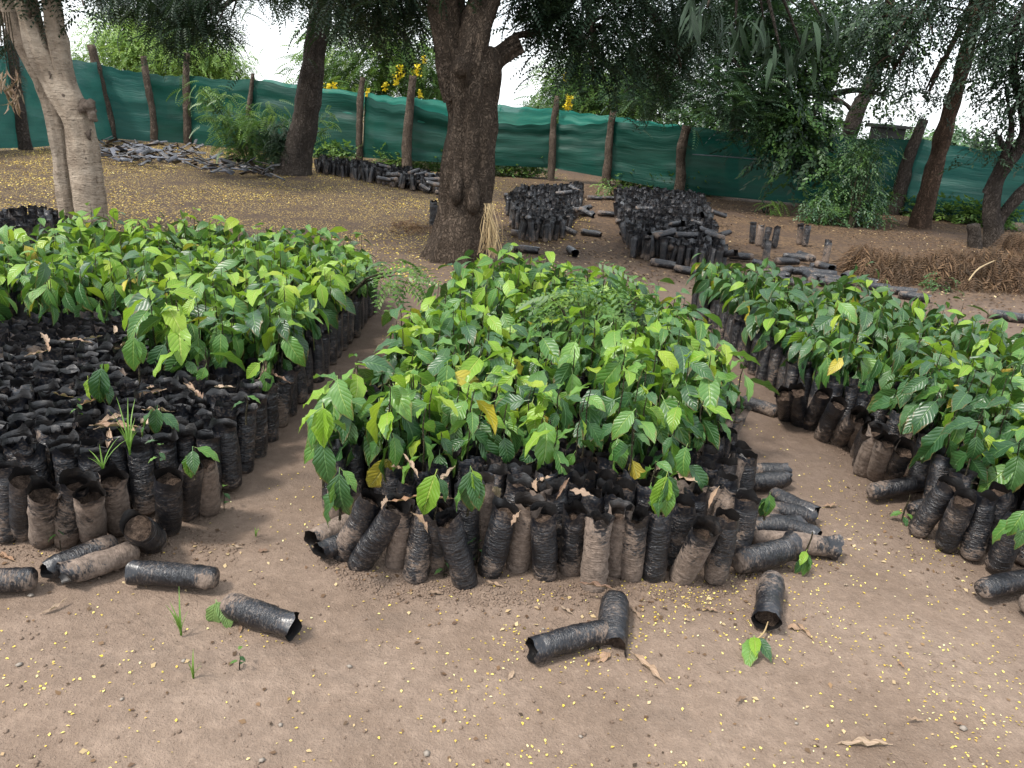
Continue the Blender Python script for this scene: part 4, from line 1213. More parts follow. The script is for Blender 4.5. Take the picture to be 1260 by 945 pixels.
# ---- leaning trees at right
Y4 = 14.5; k4 = rpx(1, Y4)
tr4 = [(PP([(1130, 292), (1134, 268), (1142, 235), (1151, 200), (1160, 168), (1170, 135), (1180, 100), (1190, 60), (1205, 15), (1225, -50)], Y4), [15 * k4, 12 * k4, 10.5 * k4, 9.5 * k4, 9.5 * k4, 9 * k4, 8.5 * k4, 8 * k4, 7.5 * k4, 6 * k4])]
cl4 = [(P(1110, 25, 13.8), (1.05, 1, .62), 84), (P(1190, 15, 14), (.9, .9, .62), 66), (P(1205, 88, 13.8), (.4, .6, .2), 14), (P(1143, 112, 13.6), (.12, .2, .28), 6), (P(1100, 85, 13.8), (.5, .5, .18), 18), (P(1160, -70, 14), (2.4, 2, .9), 100)]
tree('leaning_tree', G(1130, 286), 'slender brown tree leaning right in front of the net, right of the dark leaning post', tr4, cl4, TWG, [F_DARK], B_RED, per=10, sig=.2, amp=.03, ridge=.02, seg=18)
Y5 = 12.3; k5 = rpx(1, Y5)
tr5 = [(PP([(1222, 315), (1222, 285), (1220, 255), (1224, 230), (1236, 205), (1252, 183), (1262, 160), (1256, 125), (1248, 95), (1252, 60), (1275, 10), (1290, -60)], Y5), [14 * k5, 12 * k5, 9.5 * k5, 8 * k5, 7 * k5, 7 * k5, 6 * k5, 5 * k5, 4.5 * k5, 4 * k5, 4 * k5, 4 * k5]),
       (PP([(1224, 290), (1232, 268), (1250, 245), (1275, 220), (1310, 180), (1350, 120)], Y5), [9 * k5, 7 * k5, 7 * k5, 6.5 * k5, 6 * k5, 5 * k5]),
       (PP([(1202, 322), (1199, 300), (1198, 276)], Y5 - .2), [9 * k5, 7 * k5, 6 * k5]),
       (PP([(1224, 235), (1214, 238)], Y5), [5 * k5, 3 * k5])]
cl5 = [(P(1245, 50, 12.2), (.5, .7, .5), 60), (P(1240, 125, 12.2), (.18, .4, .36), 14), (P(1225, 170, 12.3), (.25, .3, .15), 10), (P(1300, 60, 12.2), (.8, 1, .8), 60), (P(1300, -60, 12.2), (1.5, 1.5, .7), 50)]
tree('twisted_tree', G(1222, 308), 'twisted dark tree with two crooked stems and a stump at the right edge', tr5, cl5, TWG, [F_DARK], B_DARK, per=9, sig=.16, amp=.02, ridge=.015, seg=16)

# ---- trees beyond the fence
Y6 = 19.5; k6 = rpx(1, Y6)
tr6 = [(PP([(1030, 250), (1040, 190), (1047, 160), (1058, 130), (1072, 100), (1085, 60), (1095, 0)], Y6), [9 * k6] * 4 + [8 * k6, 7 * k6, 6 * k6]), (PP([(1048, 135), (1035, 125), (1015, 118)], Y6), [3 * k6, 3 * k6, 2 * k6])]
cl6 = [(P(1050, 25, 17), (1.5, 1.5, .74), 105), (P(1000, 45, 17), (1.0, 1, .6), 60), (P(985, 88, 16), (.7, .7, .45), 46), (P(945, 108, 16), (.5, .7, .5), 44), (P(1090, 118, 17), (.4, .7, .16), 9), (P(985, 172, 15), (.24, .3, .42), 40), (P(965, 140, 15.4), (.5, .4, .4), 60)]
tree('bushy_tree', G(1030, 250), 'dark leafy tree behind the net whose low boughs hang over it', tr6, cl6, TWF, [F_DARK, F_MID], B_DARK, per=9, sig=.28, size=(.6, 1.0), amp=.03, seg=14)
tr7 = [(PP([(900, 240), (905, 150), (915, 80), (910, 0)], 18.5), [.16, .14, .12, .1])]
cl7 = [(P(910, 30, 15.8), (1.2, 1.2, .95), 130), (P(850, 55, 15.5), (.85, .9, .55), 50), (P(880, 108, 15), (.95, .9, .40), 72), (P(800, 112, 15.2), (.7, .7, .30), 40), (P(905, 140, 15), (.45, .5, .24), 26), (P(960, 20, 16), (1.1, 1, .75), 60), (P(880, -60, 15), (2, 1.5, .6), 80)]
tree('feathery_tree', G(900, 243), 'dense blue green feathery tree drooping over the dark part of the net', tr7, cl7, [SPRB, SPR], [F_BLUE, F_BLUE, F_DARK], B_DARK, per=13, sig=.2, size=(.8, 1.2), hang=-.3, amp=.03)
tr8 = [(PP([(195, 200), (198, 120), (205, 60)], 34), [.3, .26, .2])]
cl8 = [(P(165, 62, 34), (2.0, 1.8, 1.3), 170), (P(215, 70, 33), (2.2, 1.8, 1.0), 190), (P(140, 72, 34), (1.2, 1.2, .7), 60), (P(262, 82, 33), (1.2, 1, .6), 70), (P(175, 42, 34), (1.2, 1.2, .6), 60)]
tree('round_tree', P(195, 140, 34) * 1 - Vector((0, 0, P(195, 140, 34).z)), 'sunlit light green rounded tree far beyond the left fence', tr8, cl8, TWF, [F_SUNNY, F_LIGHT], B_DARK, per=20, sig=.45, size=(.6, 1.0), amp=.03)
def flowers(root, pts, Y):
    b = Vector(root.location)
    for a, bb, r, n in pts:
        gq = Geo()
        T = np.array([[random.gauss(0, r * .35), random.gauss(0, r * .35), random.uniform(-1.5, .6) * r] for _ in range(n)])
        c = np.array(P(a, bb, Y) - b)
        q = np.array([[-.035, 0, 0], [0, -.03, .012], [.035, 0, 0], [0, .03, .012]])
        scatter(gq, q, np.array([[0, 1, 2, 3]]), np.zeros((4, 3)), rot_mats(rng.uniform(0, 6.28, n), rng.uniform(-1.5, 1.5, n), rng.uniform(-1, 1, n)), rng.uniform(.7, 1.3, n), T + c)
        tag(link('flower_cluster', gq.mesh('flower_cluster', F_FLOWER), root), kind='stuff')
tr9 = [(PP([(470, 220), (468, 140), (475, 80), (480, 20)], 24), [.2, .17, .14, .1])]
cl9 = [(P(440, 85, 23.5), (1.6, 1.4, .75), 110), (P(500, 80, 23), (1.3, 1.2, .7), 100), (P(420, 100, 24), (1.0, 1, .4), 50), (P(520, 110, 23), (.9, .8, .4), 50), (P(480, 40, 23), (1.8, 1.4, .6), 80)]
t9 = tree('golden_shower_tree', G(470, 220) * 1.0, 'feathery tree with hanging yellow flower clusters behind the net, left of the big trunk', tr9, cl9, [SPRF], [F_MID, F_LIGHT], B_DARK, per=9, sig=.35, size=(.7, 1.1))
flowers(t9, [(493, 84, .15, 90), (488, 96, .12, 60), (513, 83, .14, 70), (522, 71, .09, 30), (474, 104, .11, 40), (453, 112, .1, 34), (517, 113, .09, 26), (542, 90, .08, 20), (404, 106, .13, 46), (412, 103, .08, 20)], 21.5)
tr10 = [(PP([(725, 230), (722, 150), (716, 90), (700, 30)], 23), [.2, .17, .14, .1])]
cl10 = [(P(715, 105, 22.5), (1.1, 1.0, .5), 90), (P(760, 100, 22.5), (1.2, 1.1, .6), 110), (P(690, 128, 22.5), (.5, .6, .22), 22), (P(785, 128, 22), (.9, .8, .32), 60), (P(740, 125, 22.5), (1.0, .8, .35), 60)]
t10 = tree('flowering_tree', G(725, 230), 'light green feathery tree with one yellow flower cluster, right of the big trunk', tr10, cl10, [SPRF], [F_LIGHT, F_MID], B_DARK, per=9, sig=.33, size=(.7, 1.1))
flowers(t10, [(700, 122, .16, 90), (699, 130, .12, 40), (695, 93, .1, 20)], 21)
# distant belt of trees low behind the fence, each its own
GT = 'distant trees low on the skyline beyond the fence'
for i, (a, y_, s) in enumerate([(280, 60, 1.0), (60, 40, 1.2), (850, 44, 1.9), (560, 48, 1.1), (1170, 60, .9), (1230, 38, .9), (1020, 50, 1.2), (960, 42, 1.7), (680, 60, 1.0)]):
    hz = P(a, 0, y_); hb = Vector((hz.x, y_, 0))
    cc = Vector((hz.x, y_, 1.0 + s * .5))
    tree('distant_tree', hb, 'low pale green tree far off on the skyline behind the net', [([hb, hb + Vector((0.1, 0, 1)), cc], [.2, .16, .1])], [(cc, (s * 2.2, 1.5, s * .62), int(60 * s))], TWB, [F_MID, F_BLUE], B_DARK, per=8, sig=.5, size=(.8, 1.3), group=GT, limbs=False)

# ---- bough with long leaves hanging near, upper right
root = empty('overhanging_bough', P(900, -60, 4.6)); tag(root, 'nearby dark bough with long drooping narrow leaves at the top right', 'branch')
b0 = Vector(root.location); gl = Geo()
ends = []
for (a, b) in [(870, 10), (905, 30), (940, 25), (960, 60), (985, 55), (1010, 20), (850, -5)]:
    e = P(a, b, 4.6 + random.uniform(-.35, .35)); ends.append(e)
    m_ = (b0 + e) / 2 + Vector((0, 0, .12))
    v, f, at = tube([Vector((0, 0, 0)), m_ - b0, e - b0], [.022, .012, .005], 6, sub=4); gl.add(v, f, 0, at)
v, f, at = tube([Vector((.2, -.6, 1.2)), Vector((.1, -.2, .5)), Vector((0, 0, 0))], [.05, .04, .025], 8, sub=4); gl.add(v, f, 0, at)
link('branch', gl.mesh('branch', B_DARK), root)
M_LONG = leaf_material('leaf_long', [(0.007, 0.021, 0.009), (0.013, 0.038, 0.012), (0.009, 0.027, 0.010)], (0.02, 0.05, 0.02), 0.8, 0.0, nv=14)
LL = []
for k in range(4):
    v, f, a = leaf_tpl(.19 + .02 * k, .027, 5, 9, .5 + .12 * k, .16, .004, k, bend=.08 * (k - 1.5)); LL.append(Geo().add(v, f, 0, a).mesh('leaf', M_LONG))
for e in ends:
    for q in range(8):
        o_ = Vector([random.gauss(0, .03) for _ in range(3)])
        link('leaf', random.choice(LL), root, e + o_ - b0, (rad(random.uniform(-85, -15)), random.uniform(-.5, .5), random.random() * 6.28), random.uniform(.8, 1.15))

# ------------------------------------------------------------------ shrubs and weeds
def shrub(name, base, label, clumps, tpls, mats, stems=5, per=9, sig=.12, size=(.7, 1.1), cat='shrub', group=None):
    root = empty(name, base); b = Vector(base); tag(root, label, cat, group)
    gl = Geo()
    for c, r, n in clumps:
        for q in range(stems):
            e = Vector(c) + Vector([random.uniform(-.7, .7) * r[k] for k in range(3)])
            v, f, at = tube([Vector((random.uniform(-.05, .05), random.uniform(-.05, .05), -.03)), (e - b) * .5 + Vector((random.uniform(-.06, .06), 0, .04)), e - b], [.014, .008, .003], 5, sub=3); gl.add(v, f, 0, at)
    link('stem', gl.mesh('stem', B_STEM), root)
    link('foliage', crown([(Vector(c) - b, r, n) for c, r, n in clumps], tpls, len(mats), per, sig, size).mesh('foliage', mats), root)
    return root
Ys = 15.6
shrub('feathery_shrub', G(305, 203), 'feathery green shrub growing against the net left of the dark straight trunk', [(P(308, 178, Ys), (.55, .5, .30), 40), (P(280, 140, Ys), (.28, .3, .30), 12), (P(325, 150, Ys), (.38, .4, .32), 20), (P(255, 112, Ys), (.2, .2, .16), 6), (P(402, 150, Ys + .3), (.15, .2, .25), 6)], [SPRB], [F_MID, F_LIGHT], per=8, sig=.12)
shrub('feathery_shrub', G(345, 212), 'dark bushy regrowth hugging the left foot of the dark straight trunk', [(P(345, 180, Ys - .3), (.28, .3, .4), 50)], [SPR], [F_DARK], per=10, sig=.1)
shrub('leafy_shrub', G(1045, 280), 'tall leafy green shrub standing before the net at right', [(P(1048, 250, 14.2), (.58, .5, .42), 90), (P(1055, 205, 14.2), (.40, .4, .4), 52), (P(1068, 180, 14.2), (.24, .25, .25), 26), (P(1010, 262, 14.0), (.3, .3, .3), 36)], TWG, [F_BLUE, F_MID], per=9, sig=.12, size=(.6, 1))
shrub('fern_like_plant', G(944, 262), 'small light feathery plant at the foot of the dark net', [(P(944, 255, 14.8), (.28, .2, .08), 10)], [SPRB], [F_LIGHT], per=6, sig=.08, cat='plant')
shrub('fern_like_plant', G(757, 245), 'thin weed sprouting on top of the back block of polybags', [(P(757, 232, 15.2), (.3, .2, .1), 9)], [TWG[0]], [F_LIGHT], per=6, sig=.08, cat='plant')
shrub('leafy_plant', G(1165, 360), 'small green weed on the rim of the brown frond heap', [(P(1155, 352, 8.2), (.16, .12, .07), 9)], [TWG[0]], [F_MID], per=5, sig=.05, size=(.4, .6), cat='plant')
GFn = [(722, 350, .62, 'feathery leaved seedling rising among the broad leaves at the back of the middle bed'), (700, 372, .58, 'small feathery seedling left of the taller one in the middle bed'),
       (492, 338, .46, 'narrow feathery fronds reaching over the path from the left bed'), (765, 365, .58, 'pale feathery seedling near the right rear of the middle bed')]
for a, b, z, lbl in GFn:
    p = G(a, b, z)
    shrub('feathery_seedling', (-1.14 if a == 492 else p.x, p.y, .27), lbl, [(p, (.16, .14, .05), 7)], [SPR], [F_LIGHT, F_MID], stems=2, per=4, sig=.05, size=(.8, 1.1), cat='seedling')
# weeds showing in the gap under the net
gq = Geo(); T = []
while len(T) < 4200:
    a = random.uniform(380, 1240); f0 = G(a, np.interp(a, [380, 503, 683, 750, 840, 1098, 1260], [194, 209, 222, 230, 240, 264, 288]))
    y = f0.y + abs(random.gauss(0, .55)) + .12
    if vn(np.array([[f0.x * .8, y * .3, 2.]]))[0] < -.25: continue
    T.append((f0.x * y / f0.y, y, random.uniform(.02, .38)))
T = np.array(T); N = len(T)
for q in range(3):
    s_ = np.arange(N) % 3 == q
    scatter(gq, TWF[q][0], TWF[q][1], TWF[q][2], rot_mats(rng.uniform(0, 6.28, s_.sum()), rng.uniform(-.3, 1.1, s_.sum()), rng.uniform(-.5, .5, s_.sum())), rng.uniform(.45, .8, s_.sum()), T[s_], q % 2)
tag(link('undergrowth', gq.mesh('undergrowth', [F_LIGHT, F_MID])), 'bright green weeds growing along the foot of the net fence', 'undergrowth', kind='stuff')

# ---- heap of dry fronds, right
def heap(name, label, pts, Y, n, hmax, tpls, mat, cat, wd=.35):
    root = empty(name, G(*pts[0])); b = Vector(root.location); tag(root, label, cat)
    gq = Geo(); xs = []
    for _ in range(n):
        t = random.random() * (len(pts) - 1); i = int(t); t -= i
        a = pts[i][0] * (1 - t) + pts[i + 1][0] * t; bb = pts[i][1] * (1 - t) + pts[i + 1][1] * t
        p = G(a, bb); q = random.gauss(0, 1); p.y += q * wd
        hh = hmax * math.exp(-q * q * .6) * (.85 + .22 * vn(np.array([[p.x * 1.6, 0, 1.]]))[0])
        xs.append((p.x - b.x, p.y - b.y, max(.02, hh * math.sqrt(random.random())) ))
    T = np.array(xs); lab = rng.integers(0, len(tpls), n)
    for k, tp in enumerate(tpls):
        s_ = lab == k; c = s_.sum()
        scatter(gq, tp[0], tp[1], tp[2], rot_mats(rng.normal(PI, 1.0, c), rng.uniform(-1.5, -.5, c), rng.uniform(-.6, .6, c)), rng.uniform(.6, 1.1, c), T[s_], 0)
    link('fronds', gq.mesh('fronds', mat), root)
    return root
heap('frond_heap', 'long heap of dry brown compound leaves lying behind the right bed', [(1048, 336), (1100, 342), (1170, 348), (1240, 352), (1330, 362)], 9, 2600, .46, [DRYT, FRD, FRD], F_HEAP, 'dry leaves', .3)
hp = heap('frond_heap', 'arched dry brown frond sagging against the twisted tree at the right edge', [(1228, 330), (1262, 335), (1320, 340)], 10, 650, .75, [FRD], F_HEAP, 'dry leaves', .22)
# pale bare sticks on the heap
GS = 'pale bare sticks lying on the brown frond heap'
for i, (a, b, c, d, e, f_) in enumerate([(1195, 318, 1225, 311, 1275, 322), (1230, 318, 1205, 330, 1192, 345)]):
    p0, p1, p2 = G(a, b, .28), G(c, d, .36), G(e, f_, .3)
    v, f, at = tube([p0, p1, p2], [.005, .008, .006], 6, .002, 9, sub=4)
    o = link('stick', Geo().add(v, f, 0, at).mesh('stick', F_STRAW)); tag(o, ['long pale curved stick lying over the frond heap at right', 'short pale stick slanting down the frond heap', 'thin brown stick slanting over the left end of the frond heap', 'pale bent stick on the ground behind the frond heap'][i], 'stick')
# straw bundle against the big trunk
root = empty('straw_bundle', G(600, 312)); tag(root, 'bundle of pale dry straw leaning against the right foot of the big trunk', 'straw')
b0 = Vector(root.location); gq = Geo()
for q in range(60):
    top = P(601 + random.gauss(0, 3.5), 250 + random.random() ** 2 * 30, 7.5 + random.uniform(-.05, .1)) - b0
    ft = P(603 + random.gauss(0, 9), 316 + random.uniform(-12, 4), 7.5 + random.uniform(-.15, .05)) - b0
    md = (top + ft) / 2 + Vector((random.gauss(0, .03), -.03, .02))
    v, f, at = tube([ft, md, top], [.002, .0025, .0015], 4, sub=2); at[:, 2] = random.random(); gq.add(v, f, 0, at)
link('straw', gq.mesh('straw', F_STRAW), root)
# dry crumpled litter left of the trunk
gq = Geo(); N = 300
T = np.array([list(G(random.gauss(508, 14), random.gauss(276, 4), random.uniform(0, .08))) for _ in range(N)])
scatter(gq, DRYT[0], DRYT[1], DRYT[2], rot_mats(rng.uniform(0, 6.28, N), rng.uniform(-.6, .2, N), rng.uniform(-.5, .5, N)), rng.uniform(.2, .4, N), T, 0)
tag(link('leaf_litter_pile', gq.mesh('leaf_litter_pile', F_DRY)), 'small low pile of orange brown litter left of the big trunk', 'leaf litter', kind='stuff')

# ------------------------------------------------------------------ ground litter
pet = np.array([[-.5, 0, 0], [-.15, -.33, .12], [.5, 0, 0.05], [-.1, .33, .12]])
pf = np.array([[0, 1, 2, 3]])
bl = [(b[1], b[2]) for b in planted + bare] + hidden
cells = set((int(math.floor(x / .1)), int(math.floor(y / .1))) for x, y in bl)
def onbed(x, y): return (int(math.floor(x / .1)), int(math.floor(y / .1))) in cells
def petals(n, gen, smin, smax, name, mats, label, cat='petals'):
    T = []
    while len(T) < n:
        p = gen()
        if p is None or onbed(p[0], p[1]): continue
        T.append(p)
    T = np.array(T); z = gh(T[:, 0], T[:, 1]); T = np.concatenate([T, (z + .003)[:, None]], 1)
    gq = Geo(); k = len(mats); mi = rng.integers(0, k, n)
    for m_ in range(k):
        s_ = mi == m_; c = s_.sum()
        scatter(gq, pet, pf, np.zeros((4, 3)), rot_mats(rng.uniform(0, 6.28, c), rng.normal(0, .25, c), rng.normal(0, .25, c)), rng.uniform(smin, smax, c), T[s_], m_)
    return tag(link(name, gq.mesh(name, mats)), label, cat, kind='stuff')
def g_near():
    a, b = random.uniform(-30, 1290), random.uniform(560, 960)
    p = G(a, b)
    dens = .25 + .75 * min(1, max(0, (p.x + .2) / 1.0))
    dens *= .25 + 1.4 * max(0, vn(np.array([[p.x * 3, p.y * 3, 1.]]))[0] + .35)
    if random.random() > dens: return None
    return (p.x, p.y)
petals(1300, g_near, .0055, .0118, 'fallen_petals', [F_PETAL, F_PETAL, F_PETALF], 'tiny yellow petals sprinkled over the bare earth in front of the beds')
def g_mid():
    c = random.choice([(-.9, -.6, 2.4, 5.5), (1.15, 1.5, 2.6, 6), (.75, 1.75, 2.0, 3.2), (.4, 1.2, 1.9, 2.3)])
    return (random.uniform(c[0], c[1]), random.uniform(c[2], c[3]))
petals(520, g_mid, .006, .011, 'path_petals', [F_PETAL], 'tiny yellow petals fallen on the paths between the beds')
def g_clump():
    a, b = random.choice([(760, 790), (700, 805), (800, 730), (350, 778), (640, 790), (840, 740), (1155, 680), (720, 805), (1000, 690), (860, 745)])
    p = G(a + random.gauss(0, 22), b + random.gauss(0, 10)); return (p.x, p.y)
petals(420, g_clump, .005, .010, 'petal_drifts', [F_PETAL, F_PETALF], 'small drifts of yellow petals caught around the fallen bags')
def g_far():
    x = random.uniform(-12, 1.0); y = 6.3 + 14.5 * random.random() ** .9
    if vn(np.array([[x * .7, y * .5, 7.]]))[0] < random.uniform(-.6, .35): return None
    if x > -.5 and random.random() < .6: return None
    return (x, y)
petals(42000, g_far, .014, .034, 'petal_carpet', [F_PETALF, F_PETAL, F_PETALF, F_DRY], 'thick carpet of fallen yellow petals under the trees on the left')
def g_right():
    x = random.uniform(-.5, 11); y = 6.5 + 11 * random.random()
    if vn(np.array([[x * .8, y * .6, 11.]]))[0] < random.uniform(-.9, .2): return None
    return (x, y)
petals(16000, g_right, .02, .045, 'leaf_litter', [F_DRY, F_HEAP, F_DRY, F_STRAW, F_HEAP], 'brown and tan leaf litter covering the ground under the trees on the right', 'leaf litter')
def g_bits():
    a = random.uniform(-20, 1270); b = random.uniform(600, 940)
    if random.random() < .6: b = float(np.interp(a, [0, 300, 400, 560, 900, 1060, 1260], [690, 665, 690, 745, 745, 650, 740])) + random.gauss(8, 14)
    p = G(a, b); return (p.x, p.y)
petals(420, g_bits, .007, .022, 'leaf_fragments', [F_DRY, F_STRAW, F_HEAP], 'broken bits of dry leaf scattered round the feet of the bags', 'leaf litter')
# crumbs of earth, denser round the beds
ico = np.array([[0, 0, 1], [.9, 0, .3], [.2, .85, .25], [-.8, .5, .3], [-.7, -.55, .2], [.3, -.9, .3], [0, 0, -.6]])
icf = np.array([[0, 1, 2], [0, 2, 3], [0, 3, 4], [0, 4, 5], [0, 5, 1], [6, 2, 1], [6, 3, 2], [6, 4, 3], [6, 5, 4], [6, 1, 5]])
T = []
while len(T) < 9000:
    if random.random() < .5:
        a = random.uniform(380, 940); p = G(a, np.interp(a, [380, 430, 600, 880, 960], [665, 715, 738, 728, 690]) + random.gauss(2, 9))
    elif random.random() < .3: p = G(random.uniform(-20, 290), 670 + random.gauss(0, 12))
    elif random.random() < .3: p = G(random.uniform(1050, 1260), 0 + 1) * 0 + Vector((random.gauss(1.66, .06), random.uniform(2.3, 4.5), 0))
    else: p = G(random.uniform(-30, 1290), random.uniform(560, 980))
    T.append((p.x, p.y))
T = np.array(T); T = np.concatenate([T, gh(T[:, 0], T[:, 1])[:, None]], 1)
gq = Geo(); N = len(T)
scatter(gq, ico, icf, np.zeros((7, 3)), rot_mats(rng.uniform(0, 6.28, N), rng.normal(0, .4, N), rng.normal(0, .4, N)), .0015 + .0065 * rng.random(N) ** 4, T, 0)
tag(link('soil_crumbs', gq.mesh('soil_crumbs', M_SOIL)), 'loose crumbs of brown earth round the feet of the bags', 'soil', kind='stuff')

# ------------------------------------------------------------------ single leaves, weeds and stones
DRYM = []
for k, (L, W, cu) in enumerate(((.13, .03, 1.2), (.10, .035, .9), (.15, .032, 1.5), (.09, .04, .7), (.12, .05, .5))):
    v, f, a = leaf_tpl(L, W, 7, 10, -.25 + .15 * k, .1, .010, k + 3, curl=cu, bend=.15 * (k - 2), pet=.012)
    DRYM.append(Geo().add(v, f, 0, a).mesh('dry_leaf', M_DRY))
def dry(px, py, k, az, s, label, z=0.0, tilt=0.0, roll=0.0, cat='dry leaf', group=None):
    p = G(px, py, z); zz = z + (gz(p.x, p.y) if z == 0 else 0) + .006
    o = link('dry_leaf', DRYM[k], None, (p.x, p.y, zz), (tilt, roll, az), s)
    return tag(o, label, cat, group)
for r in [(1098, 918, 2, 1.62, .95, 'long pale tan curled leaf lying at the bottom right of the yard'),
          (775, 805, 2, 3.75, .95, 'pale dry leaf with rolled edge pointing down from the fallen bag end'),
          (752, 806, 4, 2.4, .6, 'brown crumpled leaf right beside the end of the long fallen bag'),
          (632, 825, 3, 2.9, .4, 'small reddish dry leaf below the mouth of the fallen bag'),
          (740, 812, 1, 1.8, .4, 'small grey brown dry leaf under the fallen bag'),
          (705, 765, 0, .8, .4, 'thin pale dry leaf above the fallen bag'),
          (725, 770, 1, 2.8, .4, 'pinkish dry leaf curled near the front row foot'),
          (790, 770, 0, .3, .5, 'dark dry leaf right of the bent bag stub'),
          (48, 758, 0, 5.4, .6, 'reddish narrow dry leaf on the bare soil at left'),
          (294, 780, 1, .1, .35, 'rusty dry leaf just in front of the fallen bag at left'),
          (180, 726, 1, .4, .25, 'tiny rusty leaf piece under the straight fallen bag'),
          (332, 680, 4, 1.8, .4, 'curled brown leaf on the path between left and middle beds'),
          (300, 675, 0, 1.7, .4, 'thin dark dry leaf on the path left of the middle bed'),
          (545, 737, 1, 1.5, .5, 'arched dark dry leaf between two front bags'),
          (620, 733, 0, 1.2, .5, 'pinkish brown dry leaf at the foot of the middle front row'),
          (1138, 889, 0, 1.5, .45, 'dark brown narrow dry leaf above the tan curled leaf'),
          (1190, 895, 3, 1.2, .35, 'rounded grey brown leaf at the lower right'),
          (1103, 815, 1, 3.1, .35, 'small brown leaf standing on edge at right'),
          (988, 775, 4, 1.2, .65, 'curled dark brown leaf right of the short fallen bag'),
          (978, 765, 2, 3.5, .6, 'reddish brown leaf leaning at the side of the short fallen bag'),
          (885, 757, 1, 1.3, .5, 'whitish torn dry leaf left of the short fallen bag'),
          (850, 770, 3, 1.2, .3, 'flat reddish leaf bit in front of the middle bed'),
          (1045, 280 + 440, 1, 1.8, .25, 'small pink brown leaf on the path before the right bed'),
          (920, 860, 0, 2.0, .45, 'thin brown twig like leaf on the open ground'),
          (20, 690, 2, 1.2, .8, 'tan dry leaf tucked under the left front row'),
          (1010, 624, 1, 4.8, .7, 'yellowish leaf lying on the path right of the fan of bags'),
          (170, 690, 4, 2.2, .35, 'brown leaf scrap between the fallen twin bags')]:
    dry(*r)
for r in [(757, 727, 2, 1.35, .75, 'dry tan leaf bridging the bent bag stub', .09), (790, 732, 2, 4.2, .35, 'second fold of dry leaf over the bent bag stub', .09)]:
    dry(*r)
GD = 'dry leaves lying on the bag tops of the left bed'
for i, (a, b) in enumerate([(95, 491), (125, 492), (180, 478), (240, 487), (250, 490), (160, 420), (60, 425), (30, 440), (140, 412), (110, 525), (122, 520), (135, 528), (180, 515), (190, 505), (215, 508), (290, 478), (318, 468), (330, 460), (230, 470), (70, 420), (100, 418), (165, 408), (150, 525), (115, 530), (60, 435), (205, 480)]):
    dry(a, b, (0, 2, 1, 2)[i % 4], random.uniform(0, 6.28), random.uniform(.6, 1.2), 'curled tan leaf lying on the empty bag tops of the left bed', z=.288, roll=random.uniform(-.7, .7), tilt=random.uniform(-.4, .3), group=GD)
GD2 = 'dry leaves caught on the bag tops of the middle bed'
for i, (a, b) in enumerate([(478, 618), (500, 580), (515, 590), (475, 612), (535, 600), (545, 595), (540, 610), (530, 615), (595, 612), (612, 600), (660, 590), (680, 588), (700, 590), (730, 612), (858, 595), (885, 600), (820, 570), (560, 575), (640, 630), (505, 632)]):
    dry(a, b, i % 5, random.random() * 6.28, random.uniform(.5, .95), 'curled brown leaf caught on the bag tops of the middle bed', z=.30, tilt=random.uniform(-.8, .5), roll=random.uniform(-.5, .5), group=GD2)

# lone seedlings that can be told apart
def lone(px, py, zt, lvs, label, stem=1, z0=None, lean=(0, 0)):
    p = G(px, py, zt)
    root = empty('seedling', (p.x, p.y, zt), (lean[0], lean[1], 0)); tag(root, label, 'seedling')
    H = STEMS[stem][0]
    link('stem', STEMS[stem][1], root, (0, 0, 0))
    for tier, k, f_, pitch, az, s in lvs:
        link('leaf', LEAVES[(tier, k)], root, (0, 0, H * f_), (rad(pitch), rad(random.uniform(-15, 15)), rad(az)), s)
    return root
lone(132, 500, .27, [(0, 3, 1, -62, 195, .85), (0, 0, .9, -70, 120, .8), (1, 4, 1, -30, 20, .6), (0, 2, .6, -60, 250, .6)], 'seedling with one large grey green leaf standing alone among the empty bags', 1)
lone(172, 475, .27, [(1, 0, 1, -75, 185, .95), (1, 2, .9, -70, 230, .7)], 'seedling with a single bright hanging leaf at the rim of the empty bags', 2)
lone(112, 497, .27, [(2, 4, 1, -78, 180, .7), (2, 4, .7, -70, 150, .5)], 'small seedling with narrow lime leaves left of the big grey green leaf', 0)
lone(197, 535, .27, [(0, 0, 1, -45, 120, .75), (0, 2, 1, -70, 190, .7), (0, 4, .8, -30, 250, .8), (1, 4, .7, -50, 60, .7)], 'small dark seedling lying low among the empty bags above the corner', 0)
lone(240, 590, .28, [(1, 4, 1, -20, 270, .75), (1, 0, .9, -75, 170, .6), (1, 4, .8, -60, 90, .6), (0, 4, 1, -50, 200, .7)], 'seedling with light leaves in the last bag at the left bed corner', 0)
lone(303, 522, .27, [(1, 4, 1, -10, 270, .5), (0, 4, .8, -20, 100, .5)], 'tiny two leaved seedling at the right edge of the left bed', 0)
lone(398, 600, .29, [(2, 2, 1, -72, 160, .9), (2, 5, 1, -62, 205, .8), (2, 4, .95, -35, 100, .9), (1, 4, .8, -20, 330, .9), (0, 0, .6, -70, 180, .9)], 'tall seedling with bright lime leaves at the left front corner of the middle bed', 3)
lone(418, 640, .28, [(0, 1, 1, -70, 170, .9), (1, 2, .9, -80, 200, .8), (0, 0, .7, -60, 120, .85), (1, 4, 1, -40, 250, .7)], 'seedling hanging dark leaves over the left end of the middle front row', 1)
lone(535, 640, .26, [(2, 0, 1, -68, 165, .9), (0, 4, .9, -50, 240, .7), (0, 2, .6, -50, 100, .6)], 'seedling with one upright lime leaf behind the tall squared bag', 1)
lone(575, 635, .26, [(0, 0, 1, -70, 170, .85), (2, 4, 1, -60, 230, .8), (0, 2, .9, -60, 200, .8), (1, 4, .7, -50, 110, .8), (0, 4, .8, -30, 290, .6)], 'bushy little seedling behind the bag leaning left', 1)
